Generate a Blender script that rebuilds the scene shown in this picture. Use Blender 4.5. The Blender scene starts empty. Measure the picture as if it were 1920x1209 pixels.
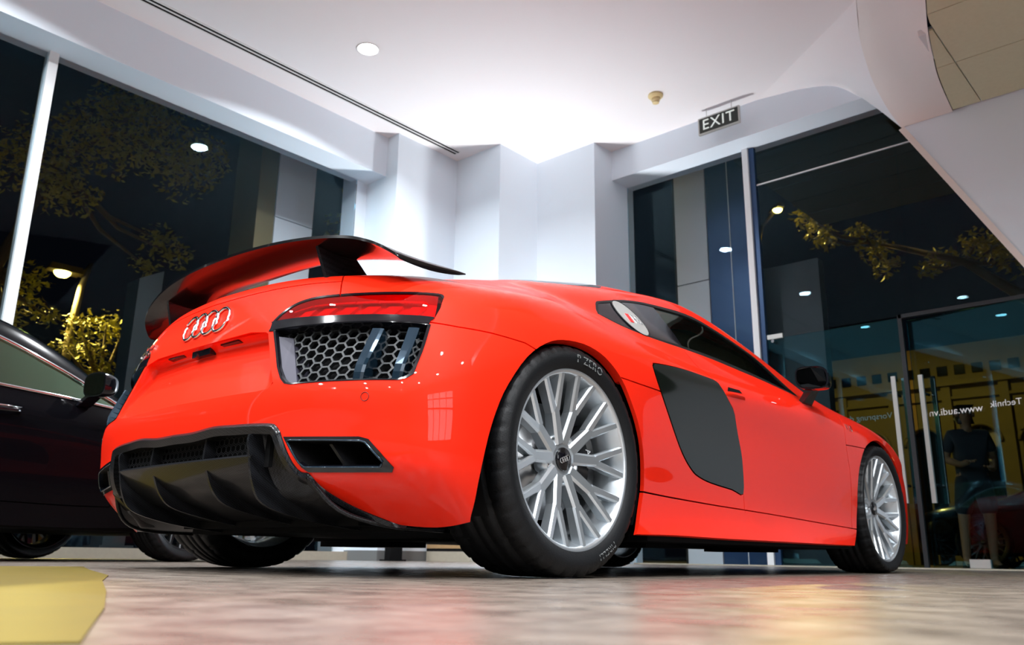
import bpy, bmesh, math, random
import numpy as np
from mathutils import Vector, Matrix
from mathutils.geometry import delaunay_2d_cdt
random.seed(7)
scene = bpy.context.scene
COL = scene.collection
PI = math.pi

# ---------------------------------------------------------------- camera, world, exposure
cam_data = bpy.data.cameras.new('camera'); cam = bpy.data.objects.new('camera', cam_data); COL.objects.link(cam)
cam_data.sensor_width = 36.0; cam_data.sensor_fit = 'HORIZONTAL'; cam_data.lens = 1598.32 / 1920 * 36.0
cam_data.clip_start = 0.02; cam_data.clip_end = 200
yaw, pitch, roll = math.radians(41.6511), math.radians(15.3384), math.radians(0.7684)
fwd = Vector((-math.sin(yaw) * math.cos(pitch), math.cos(yaw) * math.cos(pitch), math.sin(pitch)))
rt = Vector((math.cos(yaw), math.sin(yaw), 0)); upv = rt.cross(fwd)
r2 = rt * math.cos(roll) + upv * math.sin(roll); u2 = -rt * math.sin(roll) + upv * math.cos(roll)
M = Matrix((r2, u2, -fwd)).transposed().to_4x4(); M.translation = (2.5045, -2.0483, 0.0596)
cam.matrix_world = M
cam_data.dof.use_dof = True; cam_data.dof.focus_distance = 2.6; cam_data.dof.aperture_fstop = 5.6
scene.camera = cam
world = bpy.data.worlds.new('night'); scene.world = world; world.use_nodes = True
world.node_tree.nodes['Background'].inputs[0].default_value = (0.0010, 0.0013, 0.0022, 1)
world.node_tree.nodes['Background'].inputs[1].default_value = 1.0
vs = scene.view_settings
vs.view_transform = 'Standard'; vs.look = 'None'; vs.gamma = 1.0; vs.use_curve_mapping = False
vs.exposure = 0.3

# ---------------------------------------------------------------- materials
def mat(name, color, rough=0.5, metal=0.0, coat=0.0, coat_rough=0.03, emit=None, strength=0.0, noise=None, bump=None, spec=0.5):
    m = bpy.data.materials.new(name); m.use_nodes = True; nt = m.node_tree; b = nt.nodes['Principled BSDF']
    b.inputs['Base Color'].default_value = (*color, 1); b.inputs['Roughness'].default_value = rough
    b.inputs['Metallic'].default_value = metal; b.inputs['Coat Weight'].default_value = coat
    b.inputs['Coat Roughness'].default_value = coat_rough; b.inputs['Specular IOR Level'].default_value = spec
    if emit: b.inputs['Emission Color'].default_value = (*emit, 1); b.inputs['Emission Strength'].default_value = strength
    tc = nt.nodes.new('ShaderNodeTexCoord')
    if noise:                                   # (scale, second colour, detail)
        n = nt.nodes.new('ShaderNodeTexNoise'); n.inputs['Scale'].default_value = noise[0]; n.inputs['Detail'].default_value = noise[2]
        nt.links.new(tc.outputs['Object'], n.inputs['Vector'])
        mx = nt.nodes.new('ShaderNodeMix'); mx.data_type = 'RGBA'
        mx.inputs[6].default_value = (*color, 1); mx.inputs[7].default_value = (*noise[1], 1)
        nt.links.new(n.outputs['Fac'], mx.inputs[0]); nt.links.new(mx.outputs[2], b.inputs['Base Color'])
    if bump:                                    # (scale, strength)
        n2 = nt.nodes.new('ShaderNodeTexNoise'); n2.inputs['Scale'].default_value = bump[0]; n2.inputs['Detail'].default_value = 4
        nt.links.new(tc.outputs['Object'], n2.inputs['Vector'])
        bp = nt.nodes.new('ShaderNodeBump'); bp.inputs['Strength'].default_value = bump[1]; bp.inputs['Distance'].default_value = 0.01
        nt.links.new(n2.outputs['Fac'], bp.inputs['Height']); nt.links.new(bp.outputs[0], b.inputs['Normal'])
    return m

def glass_mat(name, tint, ior=1.5, rough=0.0, gloss=(1, 1, 1)):
    m = bpy.data.materials.new(name); m.use_nodes = True; nt = m.node_tree; nt.nodes.clear()
    o = nt.nodes.new('ShaderNodeOutputMaterial'); mx = nt.nodes.new('ShaderNodeMixShader'); fr = nt.nodes.new('ShaderNodeFresnel')
    tr = nt.nodes.new('ShaderNodeBsdfTransparent'); gl = nt.nodes.new('ShaderNodeBsdfGlossy')
    tr.inputs[0].default_value = (*tint, 1); gl.inputs['Roughness'].default_value = rough; gl.inputs[0].default_value = (*gloss, 1)
    fr.inputs['IOR'].default_value = ior
    nt.links.new(fr.outputs[0], mx.inputs[0]); nt.links.new(tr.outputs[0], mx.inputs[1]); nt.links.new(gl.outputs[0], mx.inputs[2])
    nt.links.new(mx.outputs[0], o.inputs[0])
    return m

def carbon_mat():
    m = mat('carbon fibre', (0.012, 0.013, 0.015), 0.30, coat=0.28, coat_rough=0.04, spec=.14); nt = m.node_tree; b = nt.nodes['Principled BSDF']
    tc = nt.nodes.new('ShaderNodeTexCoord'); mp = nt.nodes.new('ShaderNodeMapping'); mp.inputs['Rotation'].default_value = (0.6, 0.5, 0.78)
    ck = nt.nodes.new('ShaderNodeTexChecker'); ck.inputs['Scale'].default_value = 230
    ck.inputs[1].default_value = (0.003, 0.003, 0.0035, 1); ck.inputs[2].default_value = (0.014, 0.015, 0.018, 1)
    nt.links.new(tc.outputs['Object'], mp.inputs[0]); nt.links.new(mp.outputs[0], ck.inputs[0]); nt.links.new(ck.outputs[0], b.inputs['Base Color'])
    return m

MAT = dict(
    red=mat('red paint', (0.78, 0.018, 0.005), 0.45, coat=0.5, coat_rough=0.02, spec=0.04),
    black_paint=mat('black paint', (0.002, 0.002, 0.003), 0.2, coat=0.07, coat_rough=0.01, spec=0.05),
    gloss_black=mat('gloss black plastic', (0.004, 0.004, 0.006), 0.1, coat=0.25, spec=.4),
    satin_black=mat('satin black plastic', (0.006, 0.006, 0.007), 0.45, spec=.3),
    matt_black=mat('matt black', (0.003, 0.003, 0.0035), 0.75, spec=.15),
    blade=mat('dark side blade', (0.005, 0.007, 0.005), 0.05, coat=0.0, spec=0.28),
    carbon=carbon_mat(), wing=mat('gloss carbon wing', (0.004, 0.0035, 0.004), 0.18, coat=0.3, coat_rough=0.03, spec=.22),
    rubber=mat('tyre rubber', (0.0055, 0.006, 0.007), 0.5, spec=.28, bump=(220, 0.12)),
    letter=mat('moulded tyre lettering', (0.16, 0.17, 0.17), 0.6),
    alloy=mat('silver alloy', (0.70, 0.75, 0.79), 0.28, metal=0.85, coat=0.3),
    chrome=mat('chrome', (0.85, 0.86, 0.88), 0.08, metal=1.0),
    satin_silver=mat('satin silver', (0.50, 0.50, 0.48), 0.35, metal=0.6),
    disc=mat('brake disc steel', (0.35, 0.36, 0.37), 0.3, metal=1.0),
    caliper=mat('black caliper', (0.015, 0.016, 0.018), 0.3, coat=0.5),
    lens=None, car_glass=glass_mat('car window glass', (0.55, 0.58, 0.48), 1.7, gloss=(.85, .9, .75)),
    sedan_glass=glass_mat('sedan window glass', (0.60, 0.80, 0.62), 2.8, gloss=(.62, .95, .66)),
    pane=glass_mat('shop window glass', (0.92, 0.94, 0.95), 1.22, gloss=(.5, .85, 1)),
    lens_core=mat('lamp reflector', (0.75, 0.22, 0.20), 0.35),
    leather=mat('black leather', (0.02, 0.02, 0.02), 0.5),
    badge_red=mat('red badge', (0.7, 0.01, 0.01), 0.3),
    white_paint=mat('white lettering', (0.8, 0.8, 0.8), 0.5),
)
MAT['lens'] = mat('red lamp lens', (0.55, 0.008, 0.008), 0.06, coat=1.0, coat_rough=0.0)
MAT['lens'].node_tree.nodes['Principled BSDF'].inputs['Transmission Weight'].default_value = 0.75
MAT['lens'].node_tree.nodes['Principled BSDF'].inputs['IOR'].default_value = 1.15

# ---------------------------------------------------------------- object helpers
WLOC = {}
def finish(o, parent=None, loc=None, label=None, cat=None, group=None, kind=None):
    """link an object whose mesh is in world space (minus loc) and parent it"""
    COL.objects.link(o)
    w = Vector(loc) if loc is not None else Vector((0, 0, 0))
    if parent is not None:
        o.parent = parent; o.location = w - WLOC.get(parent.name, Vector((0, 0, 0)))
    else:
        o.location = w
    WLOC[o.name] = w
    if label: o['label'] = label
    if cat: o['category'] = cat
    if group: o['group'] = group
    if kind: o['kind'] = kind
    return o

def thing(name, loc, label, cat, group=None):
    o = bpy.data.objects.new(name, None); o.empty_display_size = 0.2
    return finish(o, None, loc, label, cat, group)

def mesh_data(name, verts, faces, m, smooth=True, normals=None):
    me = bpy.data.meshes.new(name)
    me.from_pydata([tuple(map(float, v)) for v in verts], [], [tuple(map(int, f)) for f in faces])
    me.materials.append(MAT[m] if isinstance(m, str) else m)
    me.update()
    if smooth is True: me.polygons.foreach_set('use_smooth', [True] * len(me.polygons))
    elif smooth: me.set_sharp_from_angle(angle=math.radians(smooth)) if False else None
    if normals is not None: me.normals_split_custom_set_from_vertices([tuple(map(float, n)) for n in normals])
    return me

def mobj(name, verts, faces, m, parent=None, smooth=True, loc=None, **kw):
    verts = np.asarray(verts, float)
    if loc is not None: verts = verts - np.asarray(loc, float)
    me = mesh_data(name, verts, faces, m, smooth is True)
    if smooth not in (True, False):
        me.polygons.foreach_set('use_smooth', [True] * len(me.polygons)); me.set_sharp_from_angle(angle=math.radians(smooth))
    return finish(bpy.data.objects.new(name, me), parent, loc, **kw)

class MB:
    """collects simple solids into one mesh"""
    def __init__(s): s.v, s.f = [], []
    def add(s, v, f):
        n = len(s.v); s.v += [tuple(map(float, q)) for q in v]; s.f += [tuple(i + n for i in g) for g in f]; return s
    def box(s, lo, hi):
        (a, b, c), (d, e, g) = lo, hi
        return s.add([(a,b,c),(d,b,c),(d,e,c),(a,e,c),(a,b,g),(d,b,g),(d,e,g),(a,e,g)],
                     [(0,3,2,1),(4,5,6,7),(0,1,5,4),(1,2,6,5),(2,3,7,6),(3,0,4,7)])
    def hexa(s, p):       # eight corners, bottom ring then top ring
        return s.add(p, [(0,3,2,1),(4,5,6,7),(0,1,5,4),(1,2,6,5),(2,3,7,6),(3,0,4,7)])
    def prism(s, poly, lo, hi, axis):   # 2D polygon extruded along an axis
        n = len(poly); v = []
        for t in (lo, hi):
            for a, b in poly: v.append({0: (t, a, b), 1: (a, t, b), 2: (a, b, t)}[axis])
        return s.add(v, [tuple(range(n))[::-1], tuple(range(n, 2*n))] + [(i, (i+1) % n, n + (i+1) % n, n + i) for i in range(n)])
    def tube(s, pts, r, n=8, close=False):
        pts = [Vector(q) for q in pts]; rr = r if isinstance(r, (list, tuple)) else [r] * len(pts); V = []; F = []
        N = len(pts)
        for i, q in enumerate(pts):
            d = (pts[(i+1) % N] - pts[i-1]) if close else (pts[min(i+1, N-1)] - pts[max(i-1, 0)])
            d.normalize(); a = d.cross(Vector((0, 0, 1)) if abs(d.z) < .9 else Vector((1, 0, 0))).normalized(); b = d.cross(a)
            for k in range(n):
                t = 2 * PI * k / n; V.append(q + (a * math.cos(t) + b * math.sin(t)) * rr[i])
        for i in range(N if close else N - 1):
            for k in range(n): F.append((i*n+k, i*n+(k+1) % n, ((i+1) % N)*n+(k+1) % n, ((i+1) % N)*n+k))
        if not close: F += [tuple(range(n))[::-1], tuple(range((N-1)*n, N*n))]
        return s.add(V, F)
    def lathe(s, prof, n, axis=0, c=(0, 0, 0), close=False):   # prof = (along, radius)
        V = []; F = []; m = len(prof)
        for k in range(n):
            t = 2 * PI * k / n; ca, sa = math.cos(t), math.sin(t)
            for a, r in prof:
                q = {0: (a, r*ca, r*sa), 1: (r*sa, a, r*ca), 2: (r*ca, r*sa, a)}[axis]
                V.append((q[0]+c[0], q[1]+c[1], q[2]+c[2]))
        for k in range(n):
            for j in range(m if close else m - 1):
                F.append((k*m+j, k*m+(j+1) % m, ((k+1) % n)*m+(j+1) % m, ((k+1) % n)*m+j))
        return s.add(V, F)
    def build(s, name, m, parent=None, smooth=False, loc=None, **kw):
        return mobj(name, s.v, s.f, m, parent, smooth, loc, **kw)

def mirror_f(faces): return [tuple(f)[::-1] for f in faces]
def mx_v(v): return np.asarray(v, float) * np.array([-1, 1, 1])

def text_mesh(body, size, depth, spacing=1.0):
    c = bpy.data.curves.new('t', 'FONT'); c.body = body; c.size = size; c.extrude = depth; c.space_character = spacing
    c.align_x = 'CENTER'; c.align_y = 'CENTER'; c.resolution_u = 3
    o = bpy.data.objects.new('t', c); COL.objects.link(o)
    dg = bpy.context.evaluated_depsgraph_get(); me = o.evaluated_get(dg).to_mesh()
    v = np.array([tuple(q.co) for q in me.vertices]); f = [tuple(q.vertices) for q in me.polygons]
    o.evaluated_get(dg).to_mesh_clear(); bpy.data.objects.remove(o); bpy.data.curves.remove(c)
    return v, f
# further materials
def leaf_mat(n, c1, c2):
    return mat(n, c1, 0.55, noise=(1.2, c2, 3))
MAT['white_trim'] = mat('white enamel', (0.8, 0.8, 0.8), 0.4)
MAT['lamp_glow'] = mat('lamp glow', (1, 1, 1), 0.5, emit=(1, 0.98, 1.0), strength=14)
MAT['wall'] = mat('white wall paint', (0.74, 0.82, 0.90), 0.6, bump=(60, 0.02))
MAT['ceiling'] = mat('ceiling paint', (0.84, 0.82, 0.84), 0.75, bump=(40, 0.02))
MAT['beam'] = mat('white plaster', (0.74, 0.82, 0.91), 0.6, bump=(60, 0.02))
MAT['soffit_paint'] = mat('stair soffit paint', (0.78, 0.70, 0.66), 0.7)
MAT['tile'] = mat('acoustic tile', (0.62, 0.60, 0.42), 0.8, noise=(30, (0.55, 0.53, 0.36), 5))
MAT['steel_white'] = mat('white powder coat', (0.72, 0.74, 0.76), 0.4)
MAT['dark_metal'] = mat('dark aluminium', (0.03, 0.032, 0.036), 0.4, metal=0.6)
MAT['blue_metal'] = mat('blue anodised cladding', (0.03, 0.07, 0.16), 0.35, metal=0.5)
MAT['plinth'] = mat('grey skirting', (0.16, 0.165, 0.165), 0.5)
MAT['stone'] = mat('beige stone sill', (0.42, 0.38, 0.30), 0.5, noise=(25, (0.34, 0.31, 0.25), 6))
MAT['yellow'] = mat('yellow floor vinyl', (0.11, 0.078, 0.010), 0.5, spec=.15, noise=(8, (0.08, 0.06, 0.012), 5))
MAT['bronze'] = mat('bronze anodised', (0.20, 0.16, 0.08), 0.4, metal=.5)
MAT['sign_face'] = mat('sign face', (0.012, 0.018, 0.014), 0.25)
MAT['sign_white'] = mat('sign lettering', (0.8, 0.85, 0.82), 0.4, emit=(.8, .9, .85), strength=.25)
MAT['cream'] = mat('cream plastic', (0.72, 0.58, 0.30), 0.45)
MAT['lens_glass'] = glass_mat('red lens', (0.80, 0.035, 0.03), 1.5)
MAT['lens_core2'] = mat('lamp light guide', (0.9, 0.30, 0.25), 0.3, metal=0.2)
MAT['vent_grey'] = mat('grey satin trim', (0.045, 0.043, 0.06), 0.55, spec=.25)
MAT['mesh_grey'] = mat('grille grey', (0.018, 0.020, 0.022), 0.4, metal=0.1, spec=.3)
MAT['gloss_blue'] = mat('gloss dark trim', (0.012, 0.03, 0.05), 0.12, metal=0.5, coat=.6)
MAT['mirror'] = mat('dimmed mirror', (0.06, 0.065, 0.07), 0.02, metal=1.0)
MAT['seat_beige'] = mat('beige leather', (0.55, 0.50, 0.32), 0.55)
MAT['lamp_orange'] = mat('amber lamp', (0.9, 0.3, 0.05), 0.3, emit=(1, .25, .05), strength=6)
MAT['asphalt'] = mat('asphalt', (0.03, 0.03, 0.032), 0.8, noise=(20, (0.05, 0.05, 0.05), 6))
MAT['cladding'] = mat('white cladding', (0.66, 0.70, 0.76), 0.45)
MAT['facade'] = mat('ochre render', (0.22, 0.155, 0.06), 0.8, noise=(3, (0.14, 0.10, 0.04), 6))
MAT['bark'] = mat('bark', (0.10, 0.07, 0.04), 0.9, bump=(18, .5))
MAT['grey_panel'] = mat('grey cladding', (0.035, 0.04, 0.05), 0.5, noise=(4, (0.02, 0.045, 0.055), 3))
MAT['leaf'] = leaf_mat('leaves', (0.26, 0.26, 0.03), (0.38, 0.34, 0.035))
MAT['lamp_yellow'] = mat('sodium lamp', (1, .8, .3), 0.4, emit=(1.0, .80, .16), strength=12)
MAT['lamp_pole'] = mat('painted pole', (0.10, 0.08, 0.05), 0.6)
MAT['skin'] = mat('skin', (0.28, 0.15, 0.08), 0.6); MAT['hair'] = mat('black hair', (0.01, 0.009, 0.008), 0.5); MAT['lip'] = mat('lip', (0.3, 0.09, 0.07), 0.5)
MAT['grey_cotton'] = mat('grey cotton', (0.03, 0.035, 0.045), 0.9); MAT['dark_cotton'] = mat('dark cotton', (0.015, 0.015, 0.02), 0.9)
MAT['dark_wall'] = mat('grey feature wall', (0.06, 0.063, 0.068), 0.6)
MAT['office_glow'] = mat('lit office window', (.8, .8, .8), 0.4, emit=(.95, .97, 1.0), strength=2.2)
MAT['door_pane'] = glass_mat('entrance door glass', (0.70, 0.80, 0.82), 1.5, gloss=(.25, .8, 1))
MAT['dark_alloy'] = mat('dark alloy', (0.05, 0.052, 0.055), 0.3, metal=.8)
MAT['bench_wood'] = mat('tan wood', (0.42, 0.27, 0.13), 0.5, noise=(14, (0.32, 0.20, 0.09), 5))
# ---------------------------------------------------------------- spline surfaces
def spline_matrix(t):
    """natural cubic spline: second derivatives = K @ values"""
    n = len(t); h = np.diff(t); A = np.eye(n); B = np.zeros((n, n))
    for i in range(1, n - 1):
        A[i, i-1] = h[i-1]; A[i, i] = 2 * (h[i-1] + h[i]); A[i, i+1] = h[i]
        B[i, i-1] = 6 / h[i-1]; B[i, i] = -6 / h[i-1] - 6 / h[i]; B[i, i+1] = 6 / h[i]
    return np.linalg.solve(A, B)

def cardinal(t, K, q, der=False):
    q = np.asarray(q, float); k = np.clip(np.searchsorted(t, q) - 1, 0, len(t) - 2)
    h = t[k+1] - t[k]; a = (t[k+1] - q) / h; b = (q - t[k]) / h; r = np.arange(len(q))
    W = np.zeros((len(q), len(t)))
    if der:
        W[r, k] -= 1 / h; W[r, k+1] += 1 / h
        W += (-(3*a*a - 1) * h / 6)[:, None] * K[k] + ((3*b*b - 1) * h / 6)[:, None] * K[k+1]
    else:
        W[r, k] += a; W[r, k+1] += b
        W += ((a**3 - a) * h * h / 6)[:, None] * K[k] + ((b**3 - b) * h * h / 6)[:, None] * K[k+1]
    return W

class Surface:
    """tensor spline through a grid P[station, level] -> xyz (metres); mirrored over x = 0"""
    def __init__(self, P, mu=(0, 1), mv=(0, 1), upick=None):
        P = np.asarray(P, float); F = np.array([-1, 1, 1.0])
        nu, nv = P.shape[:2]
        du = np.linalg.norm(np.diff(P, axis=0), axis=2)
        du = (du[:, upick] if upick is not None else du).mean(1)
        dv = np.linalg.norm(np.diff(P, axis=1), axis=2).mean(0)
        self.tu = np.concatenate([[0], np.cumsum(du)]); self.tv = np.concatenate([[0], np.cumsum(dv)])
        self.umax = self.tu[-1]; self.vmax = self.tv[-1]
        tu, tv = self.tu, self.tv
        if mu[0]: P = np.concatenate([P[2:0:-1] * F, P]); tu = np.concatenate([-tu[2:0:-1], tu])
        if mu[1]: P = np.concatenate([P, P[-2:-4:-1] * F]); tu = np.concatenate([tu, 2 * self.umax - tu[-2:-4:-1]])
        if mv[1]: P = np.concatenate([P, P[:, -2:-4:-1] * F], 1); tv = np.concatenate([tv, 2 * self.vmax - tv[-2:-4:-1]])
        self.P, self.ku, self.kv = P, tu, tv
        self.Ku, self.Kv = spline_matrix(tu), spline_matrix(tv)
    def __call__(self, uv, normals=False):
        uv = np.atleast_2d(uv)
        A = cardinal(self.ku, self.Ku, uv[:, 0]); B = cardinal(self.kv, self.Kv, uv[:, 1])
        Q = np.einsum('ni,ijk->njk', A, self.P); X = np.einsum('nj,njk->nk', B, Q)
        if not normals: return X
        dA = cardinal(self.ku, self.Ku, uv[:, 0], True); dB = cardinal(self.kv, self.Kv, uv[:, 1], True)
        Su = np.einsum('nj,njk->nk', B, np.einsum('ni,ijk->njk', dA, self.P)); Sv = np.einsum('nj,njk->nk', dB, Q)
        N = np.cross(Su, Sv); N /= np.linalg.norm(N, axis=1)[:, None] + 1e-12
        return X, N

# sports car body, right half, millimetres: rows = stations round the car, columns = levels from the sill up to the centre line
def side(y, s):                       # a section across the car: list of (x, z)
    return [(x, y, z) for x, z in s]
BODY = [
 [(0,-640,160),(0,-745,270),(0,-778,380),(0,-786,480),(0,-762,600),(0,-738,695),(0,-733,715),(0,-714,785),(0,-684,862),(0,-620,872),(0,-540,884),(0,-460,896),(0,-410,902)],
 [(250,-635,160),(250,-737,270),(250,-768,380),(250,-776,480),(250,-750,600),(250,-727,695),(250,-722,715),(248,-700,785),(245,-664,862),(220,-598,873),(160,-520,886),(80,-450,897),(0,-402,903)],
 [(490,-570,155),(495,-708,270),(495,-738,380),(495,-748,480),(490,-722,600),(485,-697,695),(484,-692,715),(478,-662,785),(465,-612,856),(400,-545,875),(280,-470,889),(140,-420,899),(0,-390,905)],
 [(690,-520,142),(705,-655,270),(712,-682,380),(712,-690,480),(700,-655,600),(684,-622,695),(681,-616,715),(665,-572,785),(628,-510,854),(530,-455,879),(370,-410,893),(190,-380,903),(0,-370,908)],
 [(832,-465,130),(856,-600,270),(862,-618,380),(860,-618,480),(840,-578,600),(812,-540,695),(807,-532,715),(770,-482,788),(696,-390,862),(590,-370,892),(410,-340,910),(210,-325,922),(0,-320,926)],
 [(905,-420,142),(935,-508,270),(942,-516,380),(940,-512,480),(920,-472,600),(890,-432,695),(884,-424,715),(835,-365,794),(735,-245,873),(630,-235,900),(450,-220,930),(240,-205,966),(0,-200,972)],
 [(935,-360,158),(956,-385,270),(964,-392,380),(965,-385,480),(952,-345,600),(930,-308,695),(924,-300,715),(872,-252,800),(758,-118,884),(662,-110,922),(500,-100,965),(280,-100,1012),(0,-100,1020)],
 [(948,-120,165),(964,-120,270),(971,-120,380),(974,-115,480),(970,-100,600),(954,-75,695),(948,-70,715),(893,-25,806),(778,60,899),(692,70,945),(550,70,1003),(300,70,1043),(0,70,1056)],
 [(955,200,136),(950,200,250),(962,200,380),(970,200,480),(968,200,600),(955,200,698),(949,200,720),(895,205,802),(803,220,886),(722,220,958),(592,220,1030),(335,220,1080),(0,220,1094)],
 [(952,450,135),(930,450,250),(944,450,375),(955,450,480),(958,450,600),(955,450,700),(949,450,722),(900,450,790),(842,450,862),(738,450,985),(622,450,1066),(380,450,1130),(0,450,1145)],
 side(800, [(948,134),(915,250),(920,365),(930,475),(938,592),(947,697),(942,717),(908,770),(868,846),(702,1050),(592,1135),(380,1205),(0,1222)]),
 side(1200,[(946,133),(908,250),(908,362),(916,472),(928,590),(941,699),(936,718),(905,766),(872,822),(682,1093),(590,1166),(380,1228),(0,1244)]),
 side(1600,[(946,132),(910,248),(911,362),(920,472),(932,590),(942,700),(937,718),(906,766),(864,822),(716,1030),(602,1124),(380,1205),(0,1228)]),
 side(2000,[(948,131),(920,245),(928,362),(938,472),(946,590),(945,700),(940,718),(908,765),(850,817),(768,908),(658,1018),(400,1100),(0,1130)]),
 side(2350,[(950,131),(938,245),(945,362),(953,470),(955,590),(946,692),(940,710),(902,760),(830,815),(775,850),(670,886),(400,940),(0,970)]),
 side(2650,[(945,135),(948,245),(956,360),(961,468),(960,582),(945,682),(938,700),(895,752),(808,808),(728,824),(580,830),(300,838),(0,846)]),
 side(3000,[(910,150),(922,250),(930,360),(933,468),(927,570),(905,660),(898,676),(870,725),(788,784),(700,793),(550,788),(300,780),(0,778)]),
 side(3300,[(835,160),(850,250),(856,350),(856,450),(848,545),(845,618),(838,634),(808,680),(748,730),(660,735),(500,732),(280,728),(0,727)]),
 [(690,3460,160),(705,3490,250),(712,3500,350),(710,3500,440),(700,3490,530),(690,3480,590),(686,3476,603),(665,3462,640),(622,3440,672),(540,3425,688),(400,3410,698),(210,3405,702),(0,3405,702)],
 [(350,3560,160),(360,3590,250),(362,3598,350),(360,3596,440),(356,3585,520),(352,3572,575),(350,3568,588),(342,3548,625),(325,3520,655),(285,3490,675),(205,3465,688),(105,3450,694),(0,3450,695)],
 [(0,3590,160),(0,3618,250),(0,3626,350),(0,3624,440),(0,3612,520),(0,3600,575),(0,3596,588),(0,3576,625),(0,3548,652),(0,3518,670),(0,3490,682),(0,3472,689),(0,3460,692)],
]
# outlines drawn on the body surface, (u, v) in metres along the surface
OUT = {
 'lamp_top': [(0.3756,0.5674),(0.4047,0.5945),(0.4524,0.6217),(0.5169,0.6363),(0.5900,0.6388),(0.6950,0.6383),(0.7925,0.6358),(0.8828,0.6335),(0.9129,0.6290),(0.9210,0.6192)],
 'lamp_out': [(0.9167,0.5760),(0.9057,0.5410)],
 'lamp_bot': [(0.8934,0.5447),(0.8027,0.5499),(0.6996,0.5559),(0.5811,0.5612),(0.4861,0.5657),(0.4303,0.5671)],
 'strip_bot': [(0.8938,0.5227),(0.8065,0.5284),(0.7041,0.5343),(0.6215,0.5371),(0.5416,0.5381),(0.4648,0.5394),(0.3968,0.5405)],
 'vent': [(0.8983,0.5194),(0.8881,0.4347),(0.8776,0.3723),(0.8610,0.3607),(0.8431,0.3558),(0.7493,0.3593),(0.6456,0.3629),(0.5285,0.3644),(0.5047,0.3687),(0.4865,0.3835),(0.4593,0.4205),(0.3964,0.5360)],
 'mesh_in': [(0.4503,0.5220),(0.5265,0.3720)],
 'exh': [(0.5081,0.2224),(0.6279,0.2165),(0.7444,0.2104),(0.7705,0.2028),(0.8005,0.1694),(0.8317,0.1299),(0.8238,0.1194),(0.7103,0.1220),(0.5758,0.1260),(0.5584,0.1386),(0.5418,0.1644)],
 'exh_in': [(0.5209,0.2123),(0.6444,0.2065),(0.7497,0.1989),(0.7632,0.1941),(0.8065,0.1449),(0.7967,0.1324),(0.6838,0.1361),(0.5696,0.1401),(0.5548,0.1513)],
 'diff': [(0.0000,0.2719),(0.2198,0.2721),(0.3161,0.2695),(0.3930,0.2671),(0.4646,0.2618),(0.4843,0.2524),(0.4970,0.2354),(0.5024,0.2211),(0.5408,0.1351),(0.5735,0.1220),(0.5881,0.0896),(0.6140,0.0617),(0.6605,0.0316),(0.7057,0.0183),(0.7776,0.0079)],
 'bump_low': [(0.8525,0.0133),(0.9205,0.0153),(0.9820,0.0185)],
 'blade': [(1.8531,0.5464),(1.8608,0.5562),(1.8793,0.5631),(2.1075,0.5829),(2.2896,0.5857),(2.3441,0.5785),(2.3649,0.5588),(2.4137,0.5201),(2.4804,0.4765),(2.5368,0.3766),(2.5661,0.2932),(2.5721,0.1895),(2.4737,0.1998),(2.2997,0.2116),(2.2082,0.2230),(2.1512,0.2372),(2.0782,0.2750),(2.0146,0.3286),(1.9424,0.4144),(1.8746,0.4992)],
 'seam_bumper': [(0.8946,0.5280),(0.9712,0.5196),(1.0628,0.5156),(1.1841,0.5058)],
 'seam_side': [(1.6415,0.4791),(1.7561,0.4751),(1.8988,0.4724)],
 'seam_sill': [(1.7905,0.1465),(1.9653,0.1401),(2.1594,0.1357),(2.5562,0.1255),(2.9767,0.1139),(3.4136,0.1002),(3.6898,0.0886)],
 'seam_door': [(3.8710,0.7445),(3.6216,0.5874),(3.6037,0.4798),(3.6295,0.3609),(3.6510,0.2177),(3.6373,0.0951)],
 'seam_fender': [(3.6016,0.4706),(3.8461,0.4785)],
 'dlo_bot': [(1.7379,0.7605),(1.8115,0.7383),(1.9119,0.7295),(2.0579,0.7309),(2.2200,0.7379),(2.5260,0.7510),(2.8552,0.7491),(3.1851,0.7330),(3.2715,0.7220)],
 'dlo_top': [(1.7528,0.7889),(1.7971,0.8358),(1.8458,0.8532),(2.0096,0.8747),(2.1818,0.8761),(2.3765,0.8663),(2.6287,0.8626),(2.7845,0.8541),(2.9427,0.8473),(3.1066,0.8424),(3.3226,0.8637),(3.2828,0.7824)],
 'bpillar': [(2.2833,0.8680),(2.2742,0.8531),(2.2164,0.7931),(2.2092,0.7383)],
 'lid_lip': [(0.0000,0.6034),(0.0000,0.6499),(0.0000,0.7095),(0.0632,0.7758),(0.1761,0.7772),(0.2809,0.7799),(0.3726,0.7966),(0.4615,0.8085),(0.5452,0.8179)],
 'lid_seam': [(0.5654,0.7512),(0.5794,0.6918),(0.5996,0.6401)],
 'recess_top': [(0.0975,0.5538),(0.2869,0.5488),(0.3771,0.5471)],
 'recess_side': [(0.3746,0.5324),(0.4261,0.4349),(0.4615,0.3741)],
 'rings': [(0.0000,0.6233)],
 'plate_holes': [(0.2237,0.4470)],
 'sensor': [(0.7596,0.3157)],
 'v10': [(3.5905,0.5584),(3.6851,0.5559)],
 'handle': [(2.4171,0.5559),(2.5491,0.5670)],
 'fuel': [(1.9561,0.8046)],
 'fin1': [(0.7396,0.5043),(0.7726,0.5014),(0.7427,0.3619),(0.7154,0.3636)],
 'fin2': [(0.8389,0.5019),(0.8668,0.5013),(0.8446,0.3593),(0.8200,0.3597)],
 'fuel_rim': [(1.9178,0.8434),(1.9897,0.7669),(1.8721,0.7795),(2.0541,0.8223)],
}
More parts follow.
